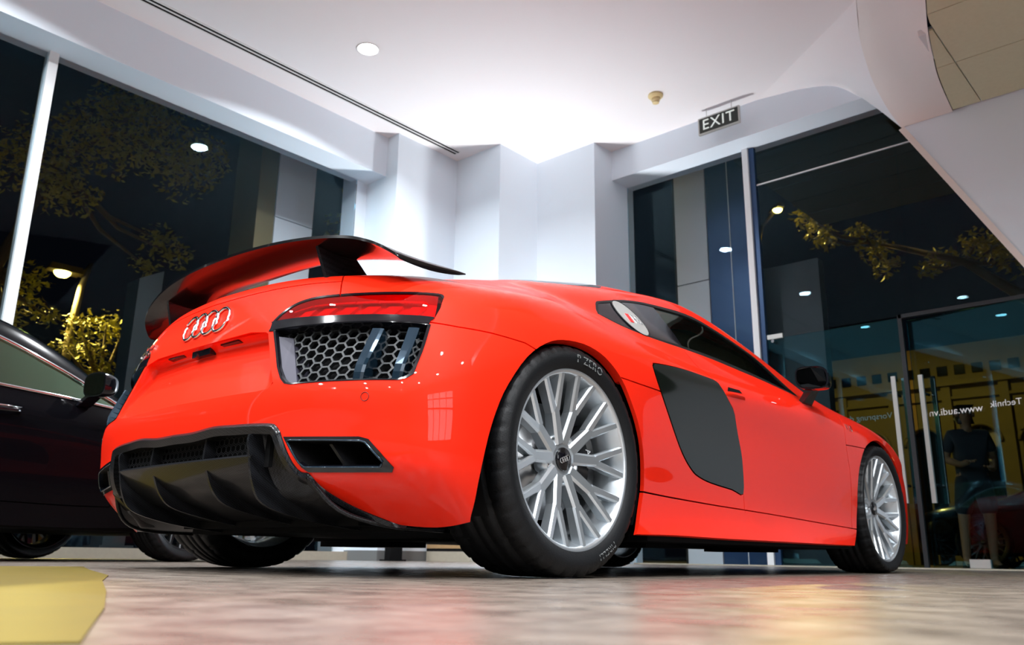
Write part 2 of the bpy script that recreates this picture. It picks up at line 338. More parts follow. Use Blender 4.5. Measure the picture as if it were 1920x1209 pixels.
# ---------------------------------------------------------------- trimmed panels on a spline surface
def pip(poly, pts):
    poly = np.asarray(poly); x, y = pts[:, 0], pts[:, 1]; ins = np.zeros(len(pts), bool); j = len(poly) - 1
    for i in range(len(poly)):
        xi, yi = poly[i]; xj, yj = poly[j]
        c = ((yi > y) != (yj > y)) & (x < (xj - xi) * (y - yi) / (yj - yi + 1e-15) + xi)
        ins ^= c; j = i
    return ins
def seg_dist(pl, pts):
    d = np.full(len(pts), 9.0); pl = np.asarray(pl)
    for a, b in zip(pl[:-1], pl[1:]):
        ab = b - a; t = np.clip(((pts - a) @ ab) / (ab @ ab + 1e-15), 0, 1)
        d = np.minimum(d, np.linalg.norm(pts - a - t[:, None] * ab, axis=1))
    return d
def catmull(pts, n=5, closed=False):
    P = [np.array(q, float) for q in pts]; N = len(P); out = []
    for i in range(N if closed else N - 1):
        p0 = P[i-1] if (closed or i > 0) else 2*P[0]-P[1]; p1 = P[i]; p2 = P[(i+1) % N]
        p3 = P[(i+2) % N] if (closed or i + 2 < N) else 2*P[-1]-P[-2]
        for k in range(n):
            t = k / n
            out.append(0.5 * ((2*p1) + (-p0+p2)*t + (2*p0-5*p1+4*p2-p3)*t*t + (-p0+3*p1-3*p2+p3)*t**3))
    if not closed: out.append(P[-1])
    return np.array(out)
def dens(pl, step=0.012):
    pl = [np.array(q, float) for q in pl]; out = [pl[0]]
    for a, b in zip(pl[:-1], pl[1:]):
        n = max(1, int(np.ceil(np.linalg.norm(b - a) / step)))
        out += [a + (b - a) * k / n for k in range(1, n + 1)]
    return np.array(out)
def offset(pl, h):
    pl = np.asarray(pl); d = np.gradient(pl, axis=0); n = np.stack([-d[:, 1], d[:, 0]], 1); n /= np.linalg.norm(n, axis=1)[:, None] + 1e-12
    return pl + n * h

def trim(S, curves, gaps, spacing, ulim=None, vlim=None):
    """triangulate the (u, v) domain with the curves as edges"""
    u0, u1 = ulim or (0, S.umax); v0, v1 = vlim or (0, S.vmax)
    cons = [np.asarray(c) for c in curves]
    for g, h in gaps: cons += [offset(g, h), offset(g, -h)]
    lim = lambda c: np.clip(c, [u0, v0], [u1, v1])
    cons = [lim(c) for c in cons]
    gu = []
    for (va, vb, st) in spacing:
        us = np.linspace(u0, u1, int((u1-u0)/st)+1); vs_ = np.arange(va, min(vb, v1), st)
        gu.append(np.stack(np.meshgrid(us, vs_, indexing='ij'), -1).reshape(-1, 2))
    G = np.concatenate(gu); keep = np.ones(len(G), bool)
    st0 = spacing[0][2]
    for c in cons:
        lo, hi = c.min(0) - .02, c.max(0) + .02
        m = np.where(((G > lo) & (G < hi)).all(1))[0]
        if len(m): keep[m[seg_dist(c, G[m]) < st0 * .38]] = False
    G = G[keep]
    st = spacing[-1][2]
    bd = []
    for a, b in (((u0, v0), (u1, v0)), ((u1, v0), (u1, v1)), ((u1, v1), (u0, v1)), ((u0, v1), (u0, v0))):
        bd.append(dens([a, b], st0))
    pts = [tuple(q) for q in G]; edges = []
    for c in cons + bd:
        n = len(pts); pts += [tuple(q) for q in c]; edges += [(n+i, n+i+1) for i in range(len(c)-1)]
    r = delaunay_2d_cdt([Vector(q) for q in pts], edges, [], 0, 1e-5)
    P = np.array([tuple(q) for q in r[0]]); T = np.array([f for f in r[2] if len(f) == 3])
    a, b, c = P[T[:, 0]], P[T[:, 1]], P[T[:, 2]]
    ar = (b[:, 0]-a[:, 0])*(c[:, 1]-a[:, 1]) - (b[:, 1]-a[:, 1])*(c[:, 0]-a[:, 0])
    T[ar < 0] = T[ar < 0][:, ::-1]; T = T[np.abs(ar) > 1e-9]
    return P, T, P[T].mean(1)

def panel_parts(S, P, T, flange=0.012, off=0.0, seal=True):
    """verts, faces, loop normals of one trimmed panel with its inward flange"""
    ids = np.unique(T); mp = -np.ones(len(P), int); mp[ids] = np.arange(len(ids)); T = mp[T]
    X, N = S(P[ids], True); X = X + N * off
    faces = [tuple(t) for t in T]; ln = [N[i] for t in T for i in t]; V = [X]
    if flange:
        E = np.concatenate([T[:, [0, 1]], T[:, [1, 2]], T[:, [2, 0]]]); key = set(map(tuple, E))
        bnd = [(a, b) for a, b in key if (b, a) not in key and not (abs(X[a, 0]) < 2e-4 and abs(X[b, 0]) < 2e-4)]
        if bnd:
            bi = sorted({i for e in bnd for i in e}); n0 = len(X); k = len(bi); ix = {i: j for j, i in enumerate(bi)}
            V += [X[bi], X[bi] - N[bi] * flange]
            for a, b in bnd:
                f = (n0 + ix[a], n0 + k + ix[a], n0 + k + ix[b], n0 + ix[b]); faces.append(f)
                d = X[b] - X[a]; q = np.cross(d, N[a] + N[b]); q /= np.linalg.norm(q) + 1e-12
                ln += [q] * 4
    return np.concatenate(V), faces, np.array(ln)

def panel_obj(name, S, P, T, m, parent, sides=(1,), loc=None, flange=0.012, off=0.0, **kw):
    """sides: 1 right, -1 left (mirror image); both end up in the same object"""
    V, F, LN = panel_parts(S, P, T, flange, off); vs_, fs, ns = [], [], []
    for s in sides:
        n = sum(len(a) for a in vs_)
        if s > 0: vs_.append(V); fs += [tuple(i+n for i in f) for f in F]; ns.append(LN)
        else:
            vs_.append(mx_v(V)); fs += [tuple(i+n for i in f[::-1]) for f in F]
            k = 0; L2 = []
            for f in F: L2.append(LN[k:k+len(f)][::-1]); k += len(f)
            ns.append(mx_v(np.concatenate(L2)))
    V = np.concatenate(vs_)
    if loc is not None: V = V - np.asarray(loc)
    me = mesh_data(name, V, fs, m, True)
    me.normals_split_custom_set([tuple(map(float, q)) for q in np.concatenate(ns)])
    return finish(bpy.data.objects.new(name, me), parent, loc, **kw)

def loft(rows, closed_u=False, caps=False):
    """rows: list of equal-length point lists"""
    V = [q for r in rows for q in r]; n = len(rows[0]); F = []
    for i in range(len(rows) - 1):
        for j in range(n if closed_u else n - 1):
            F.append((i*n+j, i*n+(j+1) % n, (i+1)*n+(j+1) % n, (i+1)*n+j))
    if caps: F += [tuple(range(n))[::-1], tuple(range((len(rows)-1)*n, len(rows)*n))]
    return V, F
def both(fn):
    """run a builder for the right (+1) and the left (-1) side"""
    for s in (1, -1): fn(s)
def sided(v, f, s):
    return (np.asarray(v, float), f) if s > 0 else (mx_v(v), mirror_f(f))
# ---------------------------------------------------------------- lamps of the showroom
def downlight(x, y, z, power, seen=False, label=None):
    t = thing('ceiling_downlight', (x, y, z), label or 'round white recessed downlight glowing in the ceiling of the showroom hall', 'downlight', None if label else 'recessed downlights of the hall ceiling')
    MB().lathe([(.004, .098), (-.006, .110), (-.008, .104), (-.003, .094), (.004, .094)], 36, 2, c=(x, y, z)).build('trim_ring', 'white_trim', t, True)
    d = MB(); d.add([(x + .093 * math.cos(2*PI*i/36), y + .093 * math.sin(2*PI*i/36), z - .002) for i in range(36)], [tuple(range(36))[::-1]]); d.build('diffuser_disc', 'lamp_glow', t)
    l = bpy.data.lights.new('downlight', 'AREA'); l.shape = 'DISK'; l.size = .18; l.energy = power; l.color = (0.93, 0.97, 1.0); l.spread = math.radians(150)
    lo = bpy.data.objects.new('downlight_lamp', l); COL.objects.link(lo); lo.parent = t; lo.location = (0, 0, -.012)
ZC = 4.696
downlight(-3.29, 2.353, ZC, 110, label='round white recessed downlight glowing beside the black ceiling slot')
for x, y in ((-3.29, -.6), (-3.29, -3.6), (-1.2, -2.6), (-1.2, -5.4), (1.2, -.9), (1.2, -3.6), (1.2, -6.2), (3.4, -1.2), (3.4, -3.8), (3.4, -6.4), (5.4, .6), (5.4, -2.2), (5.4, -5.0), (-3.29, -6.4), (-3.29, -9.2), (-3.29, -11.8), (-.6, -8.4), (-.6, -11.2), (2.4, -9.2), (5.0, -9.6)):
    downlight(x, y, ZC, 112)
# uplight washing the niche in the corner, standing on the floor behind the car
t = thing('floor_uplight', (-3.15, 4.92, 0), 'small floor uplight washing the white corner niche', 'uplight')
MB().lathe([(0, 0), (0, .09), (.02, .09), (.03, .05), (.12, .055), (.16, .085), (.24, .09), (.24, .075), (.2, .06), (.2, 0)], 28, 2, c=(-3.15, 4.92, 0)).build('housing', 'white_trim', t, 40)
l = bpy.data.lights.new('uplight', 'AREA'); l.shape = 'DISK'; l.energy = 150; l.size = .15; l.spread = math.radians(150); l.color = (1, 1, 1)
lo = bpy.data.objects.new('uplight_lamp', l); COL.objects.link(lo); lo.parent = t; lo.location = (0, 0, .25); lo.rotation_euler = Vector((.38, -.30, -.75)).to_track_quat('Z', 'Y').to_euler()

# ---------------------------------------------------------------- the room
def floor_mat():
    m = mat('polished concrete floor', (0.20, 0.165, 0.135), 0.2, spec=0.5); nt = m.node_tree; b = nt.nodes['Principled BSDF']
    tc = nt.nodes.new('ShaderNodeTexCoord'); mp = nt.nodes.new('ShaderNodeMapping'); mp.inputs['Scale'].default_value = (1, 1, 1)
    n = nt.nodes.new('ShaderNodeTexNoise'); n.inputs['Scale'].default_value = 11.0; n.inputs['Detail'].default_value = 9; n.inputs['Roughness'].default_value = .65
    r = nt.nodes.new('ShaderNodeValToRGB'); r.color_ramp.elements[0].position = .30; r.color_ramp.elements[0].color = (0.06, 0.046, 0.038, 1); r.color_ramp.elements[1].position = .66; r.color_ramp.elements[1].color = (0.17, 0.14, 0.115, 1)
    nt.links.new(tc.outputs['Object'], mp.inputs[0]); nt.links.new(mp.outputs[0], n.inputs['Vector']); nt.links.new(n.outputs['Fac'], r.inputs[0]); nt.links.new(r.outputs[0], b.inputs['Base Color'])
    n2 = nt.nodes.new('ShaderNodeTexNoise'); n2.inputs['Scale'].default_value = 9.0; n2.inputs['Detail'].default_value = 8
    mr = nt.nodes.new('ShaderNodeMapRange'); mr.inputs['From Min'].default_value = .3; mr.inputs['From Max'].default_value = .7; mr.inputs['To Min'].default_value = .22; mr.inputs['To Max'].default_value = .42
    nt.links.new(mp.outputs[0], n2.inputs['Vector']); nt.links.new(n2.outputs['Fac'], mr.inputs[0]); nt.links.new(mr.outputs[0], b.inputs['Roughness'])
    n3 = nt.nodes.new('ShaderNodeTexNoise'); n3.inputs['Scale'].default_value = 60; n3.inputs['Detail'].default_value = 5
    bp_ = nt.nodes.new('ShaderNodeBump'); bp_.inputs['Strength'].default_value = .10; bp_.inputs['Distance'].default_value = .002
    nt.links.new(mp.outputs[0], n3.inputs['Vector']); nt.links.new(n3.outputs['Fac'], bp_.inputs['Height']); nt.links.new(bp_.outputs[0], b.inputs['Normal'])
    return m
MAT['floor'] = floor_mat()
ST = dict(kind='structure')
MB().box((-4.86, -13.2, -.12), (7.2, 5.9, 0)).build('floor', 'floor', **ST)
# ceiling with the cut for the stair: plan polygon
cpoly = [(-4.9, -13.2), (7.2, -13.2), (7.2, 5.62), (5.0, 5.62), (5.0, 1.35), (1.9, 1.35), (1.15, 2.6), (.80, 3.5), (.489, 4.6), (-.907, 5.62), (-4.9, 5.62)]
MB().prism(cpoly, ZC, ZC + .25, 2).build('ceiling', 'ceiling', **ST)
# black line diffuser in the ceiling
def slot(x0, x1, y0, y1, n):
    t = thing('slot_diffuser', ((x0+x1)/2, y0, ZC), 'long black double line air slot running along the ceiling edge', 'air slot')
    for k in range(3):
        xa = x0 + (x1 - x0) * (k * .42); w = (x1 - x0) * .16
        MB().box((xa, y0, ZC - .006), (xa + w, y1, ZC + .001)).build('slot_rail', 'white_trim', t)
    for k in range(2):
        xa = x0 + (x1 - x0) * (.16 + k * .42); w = (x1 - x0) * .26
        MB().box((xa, y0, ZC - .003), (xa + w, y1, ZC + .002)).build('slot_gap', 'matt_black', t)
slot(-4.235, -4.115, -3.0, 4.44, 2)
# beams over the windows, columns of the corner
MB().box((-4.95, -13.2, 4.215), (-4.523, 3.70, ZC + .2)).build('trim_1', 'beam', label='white boxed beam above the side shop window', **ST)
MB().box((-2.77, 5.595, 4.327), (.45, 6.0, 4.9)).build('trim_2', 'beam', label='white boxed beam above the entrance doors', **ST)
MB().prism([(-4.333, 3.662), (-4.333, 4.597), (-3.621, 4.597), (-3.621, 5.269), (-2.770, 5.269), (-2.731, 6.0), (-5.1, 6.0), (-5.1, 3.50), (-4.86, 3.50), (-4.86, 3.662)], 0.0, ZC + .2, 2).build('wall_corner', 'wall', **ST)
for lo_, hi in (((-4.87, 3.655, 0), (-4.33, 3.668, .10)), ((-4.345, 3.66, 0), (-4.326, 4.60, .10)), ((-4.33, 4.590, 0), (-3.62, 4.604, .10))):
    MB().box(lo_, hi).build('baseboard_corner', 'plinth', **ST)
# outer walls behind the camera
MB().box((-5.1, -13.4, 0), (7.4, -13.2, 5.0)).build('wall_back', 'dark_wall', **ST)
MB().box((7.2, -13.4, 0), (7.4, 6.2, 5.0)).build('wall_right', 'dark_wall', **ST)
MB().box((2.55, 5.80, 0), (7.3, 6.1, 5.0)).build('wall_front', 'dark_wall', **ST)
MB().box((-4.90, -13.2, -.1), (-4.80, 3.66, .085)).build('trim_3', 'stone', label='low stone sill under the side shop window', **ST)
MB().box((-2.75, 5.84, -.1), (2.6, 5.95, .012)).build('trim_4', 'stone', label='flat stone threshold under the entrance glazing', **ST)
# side glazing: panes between mullions
def pane_x(y0, y1, n): 
    MB().box((-4.854, y0, .085), (-4.842, y1, 4.30)).build('window_%d' % n, 'pane', **ST)
pane_x(-13.0, -6.1, 1); pane_x(-6.05, -3.0, 2); pane_x(-2.93, .132, 3); pane_x(.205, 3.50, 4)
for k, (a, b_) in enumerate(((-6.1, -6.05), (-3.0, -2.93), (.130, .207))):
    w = thing('window_mullion', (-4.85, a, 0), ['white window post at the rear end of the side glazing', 'white window post in the middle of the side glazing', 'tall white window post beside the black sedan'][k], 'post')
    MB().box((-4.90, a, .08), (-4.80, b_, 4.22)).build('post', 'steel_white', w); MB().box((-4.96, a + .012, .08), (-4.90, b_ - .012, 4.22)).build('fin', 'bronze', w)
# entrance glazing
def pane_y(x0, x1, z0, z1, n, y=5.891): MB().box((x0, y - .006, z0), (x1, y + .006, z1)).build('window_%d' % n, 'door_pane' if n == 6 else 'pane', **ST)
pane_y(-2.735, -1.232, .012, 4.33, 5); pane_y(-1.168, .160, .012, 2.20, 6); pane_y(-1.168, .300, 2.225, 3.88, 7); pane_y(.306, 2.55, 2.225, 3.88, 8); pane_y(-1.168, 2.55, 3.895, 4.33, 9)
w = thing('window_mullion', (-1.2, 5.89, 0), 'slim white window post beside the entrance doors', 'post')
MB().box((-1.232, 5.84, .012), (-1.168, 5.94, 4.33)).build('post', 'steel_white', w); MB().box((-1.168, 5.87, .012), (-1.11, 5.92, 4.33)).build('blue_edge', 'blue_metal', w)
w = thing('glazing_rail', (0, 5.89, 2.2), 'dark transom rail above the glass entrance doors', 'rail')
MB().box((.165, 5.87, 2.195), (2.55, 5.91, 2.23)).build('head_rail', 'dark_metal', w)
MB().box((-1.105, 5.882, 3.880), (2.55, 5.90, 3.895)).build('upper_rail', 'steel_white', w)
MB().box((.160, 5.87, .012), (.196, 5.91, 2.23)).build('door_jamb', 'dark_metal', w)
# patch fitting of the side light
w = thing('patch_fitting', (-1.05, 5.88, 2.2), 'small steel glass clamp beside the white window post', 'clamp')
MB().box((-1.09, 5.855, 2.19), (-.93, 5.885, 2.235)).build('plate', 'satin_silver', w); MB().lathe([(-.01, 0), (-.01, .016), (.01, .016)], 14, 1, c=(-1.03, 5.85, 2.165)).build('screw', 'chrome', w)
# two glass door leaves with paired bar handles
for k, (x0, x1, hx_) in enumerate(((-.62, .155, .085), (.20, 1.72, .295))):
    d = thing('door_%d' % (k + 1), ((x0 + x1) / 2, 5.89, 0), ['frameless glass side leaf with tall steel bar handle next to the dark jamb', 'frameless glass entrance door with tall steel bar handle and floor patch'][k], 'door')
    d['kind'] = 'structure'
    d.rotation_euler.z = -.118 * k
    if k: MB().box((x0, 5.885, .02), (x1, 5.897, 2.19)).build('pane', 'door_pane', d)
    MB().box((x0 + (.3 if k else .05), 5.868, .015), (x0 + (.46 if k else .2), 5.914, .085)).build('floor_patch', 'satin_silver', d)
    for yy, nm in ((5.825, 0), (5.957, 1)):
        MB().box((hx_ - .019 + nm * .05, yy - .012, .545), (hx_ + .019 + nm * .05, yy + .012, 1.66)).build('bar_handle', 'chrome' if nm else 'satin_silver', d)
    for zz in (.70, 1.50): MB().lathe([(5.815, 0), (5.815, .013), (5.965, .013), (5.965, 0)], 14, 1, c=(hx_, 0, zz)).build('handle_bolt', 'dark_metal', d, 40)
# vinyl lettering on the outside face of the entrance glass: reads from the street
def glass_text(words, x_right, z, size, label, tilt=0.0, pivot=.61):
    t = thing('glass_lettering', (x_right, 5.9, z), label, 'lettering'); x = x_right
    for w_ in words:                                    # mirrored seen from inside: runs towards -X
        v, f = text_mesh(w_, size, .0004); wd = v[:, 0].max() - v[:, 0].min(); xc = x - wd / 2; x -= wd + size * .35
        V = [(xc - q[0], 5.8995 + q[2] - (xc - q[0] - pivot) * tilt, z + q[1]) for q in v]
        o = mobj('word', V, mirror_f(f), 'white_paint', t, False)
glass_text(['Vorsprung', 'durch', 'Technik'], .02, 1.325, .075, 'small white slogan lettering on the glass side light, seen from behind')
glass_text(['www.audi.vn'], .757, 1.315, .085, 'white web address lettering on the glass door, seen from behind', .1186)
glass_text(['Vorsprung', 'durch', 'Technik'], 1.60, 1.335, .075, 'small white slogan lettering on the glass door beside the web address, seen from behind', .1186)
# curved soffit of the stair, its side panel, tiled ceiling of the upper floor
A = catmull([(-.907, 5.60, ZC), (-.669, 5.60, 4.672), (-.443, 5.60, 4.648), (-.124, 5.60, 4.561), (.093, 5.60, 4.379), (.251, 5.60, 4.196), (.576, 5.17, 3.690)], 5)
B = catmull([(.489, 4.60, ZC), (.41, 4.85, 4.493), (.399, 5.0, 4.305), (.417, 5.10, 4.132), (.49, 5.15, 3.889), (.576, 5.17, 3.690)], 6)
rows = [[np.asarray(a) + (np.asarray(b_) - np.asarray(a)) * t for t in np.linspace(0, 1, 10)] for a, b_ in zip(A, B)]
v, f = loft(rows); mobj('trim_5', v, f, 'ceiling', None, True, label='white curved flank of the stair soffit running into the ceiling', **ST)
Bl = catmull([(.90, 3.2, ZC), (.63, 4.15, ZC), (.489, 4.60, ZC), (.41, 4.85, 4.493), (.399, 5.0, 4.305), (.417, 5.10, 4.132), (.49, 5.15, 3.889), (.576, 5.17, 3.690)], 6)
Br = catmull([(1.50, 2.70, 3.695), (1.338, 3.228, 3.695), (1.276, 3.463, 3.695), (1.178, 3.855, 3.695), (1.105, 4.235, 3.695), (1.06, 4.50, 3.695), (1.025, 4.80, 3.695), (.991, 5.17, 3.695)], 6)
rows = [[np.asarray(a) + (np.asarray(b_) - np.asarray(a)) * t for t in np.linspace(0, 1, 6)] for a, b_ in zip(Bl, Br)]
v, f = loft(rows); mobj('trim_6', v, mirror_f(f), 'soffit_paint', None, True, label='beige curved band on the edge of the stair opening', **ST)
sp = thing('stair_panel', (1.8, 5.2, 2.0), 'big white slanting side panel of the staircase over the entrance', 'stair panel')
sp['kind'] = 'structure'
poly = [(.590, 3.690), (.650, 3.60), (1.336, 2.315), (2.5, .14), (3.3, .14), (3.3, 3.76), (1.52, 3.735)]
MB().prism(poly, 5.174, 5.215, 1).build('panel', 'wall', sp)
sl = [(.590, 3.690), (1.336, 2.315), (2.5, .14)]
b = MB()
for (xa, za), (xb_, zb_) in zip(sl[:-1], sl[1:]): b.hexa([(xa - .035, 5.16, za - .02), (xa + .01, 5.16, za), (xa + .01, 5.30, za), (xa - .035, 5.30, za - .02), (xb_ - .035, 5.16, zb_ - .02), (xb_ + .01, 5.16, zb_), (xb_ + .01, 5.30, zb_), (xb_ - .035, 5.30, zb_ - .02)])
b.build('edge_strip', 'soffit_paint', sp)
up = bpy.data.objects.new('trim_7', None); finish(up, None, (2.0, 4.0, 3.7), label='tiled suspended ceiling beside the stair opening', kind='structure')
bx_, by_ = Br[:, 0], Br[:, 1]
for i in range(-1, 5):
    for j in range(-4, 2):
        x0, y0 = 1.215 + i * .75, 4.39 + j * .75; ya, yb_ = y0 + .005, min(y0 + .745, 5.17)
        if yb_ - ya < .05: continue
        ys = np.linspace(ya, yb_, 8); xl = np.maximum(x0 + .005, np.interp(ys, by_, bx_) + .006); xr = x0 + .745
        if (xl > xr - .02).any():
            m = xl < xr - .02
            if m.sum() < 2: continue
            ys, xl = ys[m], xl[m]
        MB().prism([(xr, ys[0]), (xr, ys[-1])] + [(a, b) for a, b in zip(xl[::-1], ys[::-1])], 3.695, 3.712, 2).build('ceiling_tile', 'tile', up)
MB().box((1.62, 1.35, 3.716), (5.0, 5.17, 3.76)).build('tile_grid', 'steel_white', up)
MB().box((1.10, 3.9, 3.716), (1.62, 5.17, 3.76)).build('tile_grid', 'steel_white', up)
MB().box((4.9, 1.35, 3.69), (5.0, 5.6, 4.7)).build('upper_wall', 'wall', up); MB().box((1.5, 1.30, 3.69), (5.0, 1.36, 4.7)).build('upper_wall', 'wall', up)

# exit sign, smoke detector
ex = thing('exit_sign', (-1.255, 5.45, 4.4), 'dark EXIT sign hanging below the ceiling in front of the beam', 'exit sign')
MB().box((-1.495, 5.40, 4.405), (-1.020, 5.43, 4.598)).build('sign_box', 'satin_silver', ex)
MB().box((-1.480, 5.396, 4.420), (-1.035, 5.404, 4.583)).build('sign_face', 'sign_face', ex)
v, f = text_mesh('EXIT', .165, .002, 1.12); v[:, 0] *= 1.02
mobj('sign_lettering', [(-1.258 + q[0], 5.3945 - q[2], 4.500 + q[1]) for q in v], f, 'sign_white', ex, False)
for xx in (-1.40, -1.11): MB().tube([(xx, 5.415, 4.598), (xx, 5.415, ZC)], .004, 6).build('hanger', 'satin_silver', ex)
sd = thing('smoke_detector', (-1.659, 4.825, ZC), 'cream smoke detector on the ceiling near the exit sign', 'smoke detector')
MB().lathe([(0, 0), (0, .075), (-.02, .078), (-.04, .06), (-.045, .0)], 28, 2, c=(-1.659, 4.825, ZC)).build('base', 'cream', sd, 40)
MB().lathe([(-.042, .042), (-.07, .042), (-.075, .036), (-.095, .034), (-.10, .02), (-.10, 0)], 24, 2, c=(-1.659, 4.825, ZC)).build('sensor_head', 'cream', sd, 40)

# yellow floor mat and the odds and ends along the windows
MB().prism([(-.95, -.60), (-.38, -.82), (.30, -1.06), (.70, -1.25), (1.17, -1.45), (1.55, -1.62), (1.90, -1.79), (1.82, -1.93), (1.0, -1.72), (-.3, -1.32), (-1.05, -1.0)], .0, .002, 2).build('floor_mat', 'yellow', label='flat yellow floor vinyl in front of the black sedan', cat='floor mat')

# glazed office at the side of the hall, its lit windows mirror in the car's flank
of = thing('office_front', (7.05, -2.6, 0), 'lit office glazing with dark bars on the side wall of the hall', 'office window')
for i in range(4):
    for j in range(3):
        MB().box((7.13, -4.6 + i * 1.05, .9 + j * .75), (7.15, -3.62 + i * 1.05, 1.60 + j * .75)).build('lit_pane', 'office_glow', of)
for i in range(5): MB().box((7.08, -4.67 + i * 1.05, .82), (7.16, -4.60 + i * 1.05, 3.20)).build('upright', 'dark_metal', of)
for j in range(4): MB().box((7.08, -4.67, .82 + j * .75), (7.16, -.40, .90 + j * .75)).build('cross_bar', 'dark_metal', of)

w = thing('display_post', (-4.1, 3.75, 0), 'black square display post standing against the corner column', 'post')
MB().box((-4.24, 3.68, 0), (-4.16, 3.84, 1.0)).build('post', 'matt_black', w); MB().box((-4.29, 3.66, 0), (-4.12, 3.86, .015)).build('foot', 'matt_black', w)
w = thing('storage_bench', (-3.9, 4.4, 0), 'low beige storage bench with a dark shelf beside the black display post', 'bench')
MB().box((-4.30, 4.30, 0), (-3.66, 4.58, .10)).build('base_box', 'stone', w); MB().box((-4.30, 4.30, .10), (-3.66, 4.58, .13)).build('shelf', 'matt_black', w); MB().box((-4.30, 4.30, .13), (-3.66, 4.58, .42)).build('upper_box', 'bench_wood', w)
# ---------------------------------------------------------------- wheels (axis along +X, outer face at +X)
def tyre_data(name, R, half, seat, rim_x, treads=True):
    """lathe with circumferential grooves and cross sipes on the shoulders"""
    w = half
    prof = [(rim_x - .012, seat - .006), (rim_x + .002, seat + .004), (w - .004, seat + .024), (w, seat + .036), (w - .003, seat + .05), (w - .012, R - .012), (w - .022, R - .004)]
    tread = []
    xs = [w - .034, w - .062, w - .066, w - .074, w - .078, .028, .024, .016, .012]
    for k, a in enumerate(xs): tread.append((a, R - .001 - .010 * (abs(a) / w) ** 6 - (.007 if k in (2, 3, 6, 7) else 0)))
    half_p = prof + tread
    full = half_p + [(-a, r) for a, r in half_p[::-1]]
    n = 216; V = []; F = []; m = len(full)
    for k in range(n):
        t = 2 * PI * k / n
        for a, r in full:
            rr = r
            if treads and abs(a) > w - .036 and r > R - .014 and k % 6 in (0,): rr = r - .006
            elif treads and .03 < abs(a) < w - .06 and k % 12 == 3: rr = r - .005
            V.append((a, rr * math.sin(t), rr * math.cos(t)))
    for k in range(n):
        for j in range(m - 1): F.append((k*m+j, k*m+j+1, ((k+1) % n)*m+j+1, ((k+1) % n)*m+j))
    return mesh_data(name, V, mirror_f(F), 'rubber', True)

def bar(p0, p1, w0, w1, d0, d1, top=0.62):
    """a spoke limb from p0 to p1 (x, y, z): bevelled trapezoid, deep towards -X"""
    p0, p1 = np.array(p0), np.array(p1); d = p1 - p0; d /= np.linalg.norm(d); ax = np.array([1.0, 0, 0]); s = np.cross(ax, d); s /= np.linalg.norm(s)
    rows = []
    for p_, w, dp in ((p0, w0, d0), (p1, w1, d1)):
        rows.append([p_ + s*w/2*top, p_ + s*w/2 - ax*.007, p_ + s*w/2*.85 - ax*dp, p_ - s*w/2*.85 - ax*dp, p_ - s*w/2 - ax*.007, p_ - s*w/2*top])
    return loft(rows, True, True)

